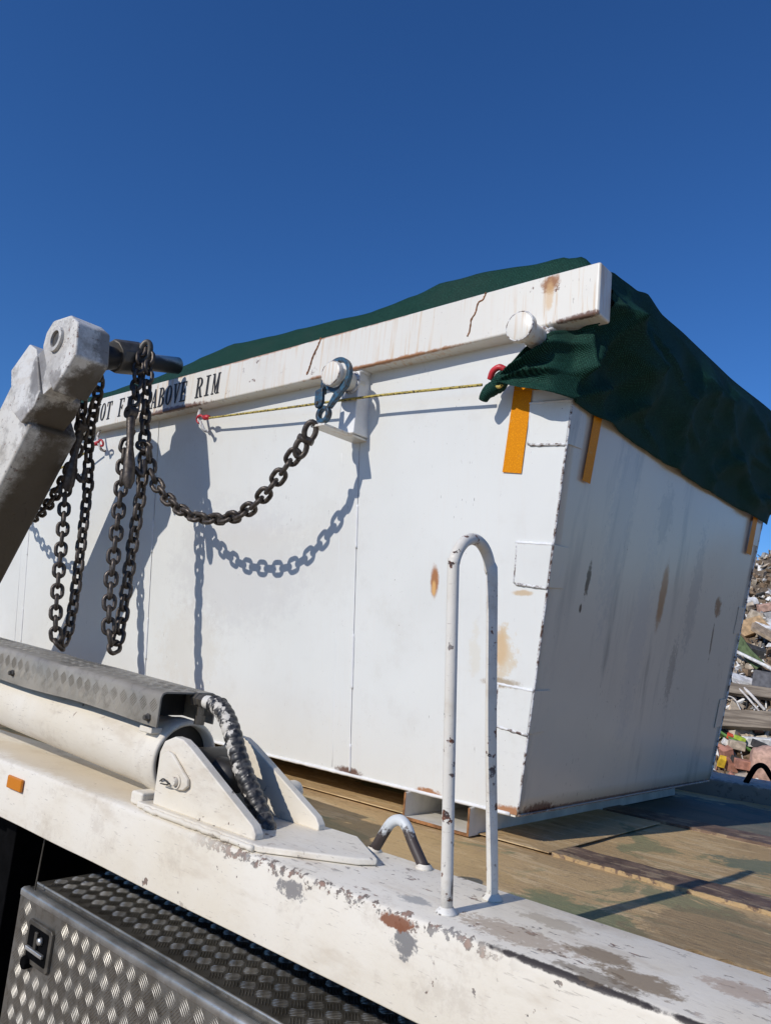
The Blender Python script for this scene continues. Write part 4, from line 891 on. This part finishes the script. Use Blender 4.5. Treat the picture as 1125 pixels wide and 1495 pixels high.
w = MB(); w.tube(smooth_path([hpos(-.16, 7.85, .13), hpos(-.10, 7.84, .17), hpos(-.04, 7.82, .17), hpos(.01, 7.80, .09)], 6), .006, 6)
tag(w.build('wire', 'white_board', None, smooth=True), 'bent white wire between the two grey planks', 'wire')
debris('concrete_slab', 'dark grey slab standing right of the white pipe', 'slab', 'deb_slate', .25, 8.10, (.30, .08, .20), (R(-28), R(6), 0), .14)
debris('plastic_sheet', 'crumpled pale plastic sheet below the white pipe', 'plastic', 'deb_white', .02, 8.20, (.20, .14, .05), (R(25), R(12), .4), .08, .4)
debris('cardboard_piece', 'crumpled tan cardboard below the white scraps', 'cardboard', 'deb_tan', .10, 9.0, (.22, .12, .16), (R(-30), R(-28), .3), .06, .35)
debris('plywood_sheet', 'brown warped board right of the cardboard, dark gap beneath', 'board', 'deb_ply', .30, 8.80, (.42, .20, .03), (R(30), R(28), .2), .10, .12)
debris('cavity_shade_sheet', 'added dark sheet standing for the shaded gap under the warped board', 'plastic', 'deb_dark', .16, 8.66, (.22, .10, .10), (R(20), R(20), .1), .04, .3)  # added piece whose dark colour paints the shade in the gap
debris('paper_sheet', 'flat white sheet lying right of the cardboard', 'sheet', 'deb_white', .21, 8.95, (.17, .12, .03), (R(32), R(10), .1), .12, .2)
debris('hollow_brick', 'pinkish brick tilted among white scraps near the heap top', 'brick', 'deb_pink', .27, 9.28, (.23, .10, .08), (R(10), R(-15), .2), .08)
debris('concrete_lump', 'pale lump left of the tilted brick', 'lump', 'deb_beige', .13, 9.2, (.12, .10, .12), (.3, .4, .2), .07, .3)
debris('plaster_lump', 'white lump above the pale lump near the heap top', 'lump', 'deb_white', .09, 9.40, (.17, .10, .06), (.2, -.2, .3), .06, .3)
debris('grey_sheet', 'grey scrap sheet right of the pale lump', 'sheet', 'deb_grey', .30, 9.12, (.12, .06, .13), (R(-20), R(-25), .2), .07, .3)
debris('brown_board', 'brown batten lying beside the green strip', 'board', 'deb_brown', .16, 8.46, (.24, .05, .035), (R(10), R(32), .1), .09)
g_ = MB(); P = smooth_path([hpos(-.07, 8.83, .10), hpos(-.01, 8.66, .13), hpos(.05, 8.52, .14), hpos(.17, 8.40, .12)], 6)
g_.grid(lambda u, v: tuple(P[min(len(P)-1, int(u*(len(P)-1)))] + Vector((.085*(v-.5)*.8, .03*math.sin(math.pi*v), .075*(v-.5)))), len(P)-1, 4)
tag(g_.build('green_strip', 'deb_moss', None, smooth=True, solid=.012), 'curved mossy green strip above the white pipe', 'strip')
g_ = MB(); P = smooth_path([hpos(-.17, 7.52, .11), hpos(-.10, 7.46, .10), hpos(.0, 7.42, .08), hpos(.12, 7.40, .05)], 6)
g_.grid(lambda u, v: tuple(P[min(len(P)-1, int(u*(len(P)-1)))] + Vector((0, .05*math.cos(math.pi*v), .075*(v-.4)))), len(P)-1, 6)
tag(g_.build('plastic_offcut', 'deb_green', None, smooth=True, solid=.012), 'bright green curved plastic offcut below the lower plank', 'plastic')
debris('red_cap', 'small red cap lying on the green offcut', 'cap', 'deb_red', -.075, 7.42, (.05, .05, .04), (.3, .2, .1), .15, .2)
debris('lime_scrap', 'lime green scrap beside the red cap', 'scrap', 'deb_lime', .0, 7.43, (.09, .05, .03), (.2, .25, .1), .14, .2)
debris('white_rag', 'white rag lying under the lower plank', 'rag', 'deb_white', .14, 7.50, (.26, .10, .07), (.2, -.08, .1), .10, .4)
def boulder(label, mat, l, D, r, dz, seed, name='boulder'):
    import bmesh
    bm = bmesh.new(); bmesh.ops.create_icosphere(bm, subdivisions=3, radius=1)
    for v in bm.verts:
        p = v.co.normalized(); q = Vector([math.copysign(abs(c)**.55, c) for c in p]); k = 1 + .18*nz(p.x*1.6+seed, p.y*1.6, p.z*1.6) + .06*nz(p.x*5+seed, p.y*5, p.z*5)
        v.co = Vector((q.x*r[0], q.y*r[1], q.z*r[2]))*k
    me = bpy.data.meshes.new(name); bm.to_mesh(me); bm.free(); me.materials.append(M[mat]); me.shade_smooth()
    o = bpy.data.objects.new(name, me); COL.objects.link(o); o.location = hpos(l, D, dz); o.rotation_euler = (.1, .12, .3+seed)
    return tag(o, label, 'stone')
boulder('large pinkish stone block at the right edge beneath the green offcut', 'deb_pink', .27, 7.22, (.19, .15, .17), .10, 0)
boulder('rough brown stone under the broken brick', 'deb_beige', .01, 7.10, (.10, .08, .09), .02, 4, 'rough_stone')
debris('broken_brick', 'broken red brick between the pink stone and the bin end', 'brick', 'deb_brick', .03, 7.20, (.13, .09, .07), (.15, .08, .3), .12)
debris('broken_brick', 'red brick piece next to the pale block', 'brick', 'deb_brick', -.10, 7.30, (.09, .08, .07), (.3, -.35, .5), .10)
debris('broken_brick', 'small red brick piece just above the far side rail', 'brick', 'deb_brick', -.055, 7.08, (.07, .06, .08), (.2, .5, .2), .07)
debris('stone_block', 'pale beige block above the broken bricks', 'block', 'deb_beige', -.02, 7.38, (.13, .09, .07), (.1, .1, .2), .11)
debris('dark_block', 'dark block beside the red brick', 'block', 'deb_dark', -.035, 7.26, (.07, .06, .09), (.1, .3, .2), .07)
debris('dark_block', 'dark wedge on top of the pink stone', 'block', 'deb_dark', .15, 7.38, (.12, .07, .06), (.1, .3, .2), .16)
debris('white_block', 'whitish block near the bin end below the green offcut', 'block', 'deb_white', -.09, 7.44, (.09, .06, .05), (.2, .4, .3), .08)
debris('yellow_scrap', 'crumpled yellow scrap near the bin end', 'scrap', 'deb_yellow', -.125, 7.20, (.05, .04, .08), (.3, .3, .2), .10, .35)
debris('black_sack', 'black plastic sack behind the far side rail', 'sack', 'deb_dark', -.15, 7.02, (.17, .12, .14), (.2, .35, .1), .06, .3)
for k_, (dl, dD, lab) in enumerate(((.0, 0, 'upper pale board slanting behind the far lashing loop'), (.03, -.12, 'lower pale board slanting behind the far lashing loop'))):
    debris('pale_board', lab, 'board', 'white_board', .22+dl, 7.0+dD, (.55, .10, .025), (R(20), R(-17), .1), .10-.03*k_, .05)
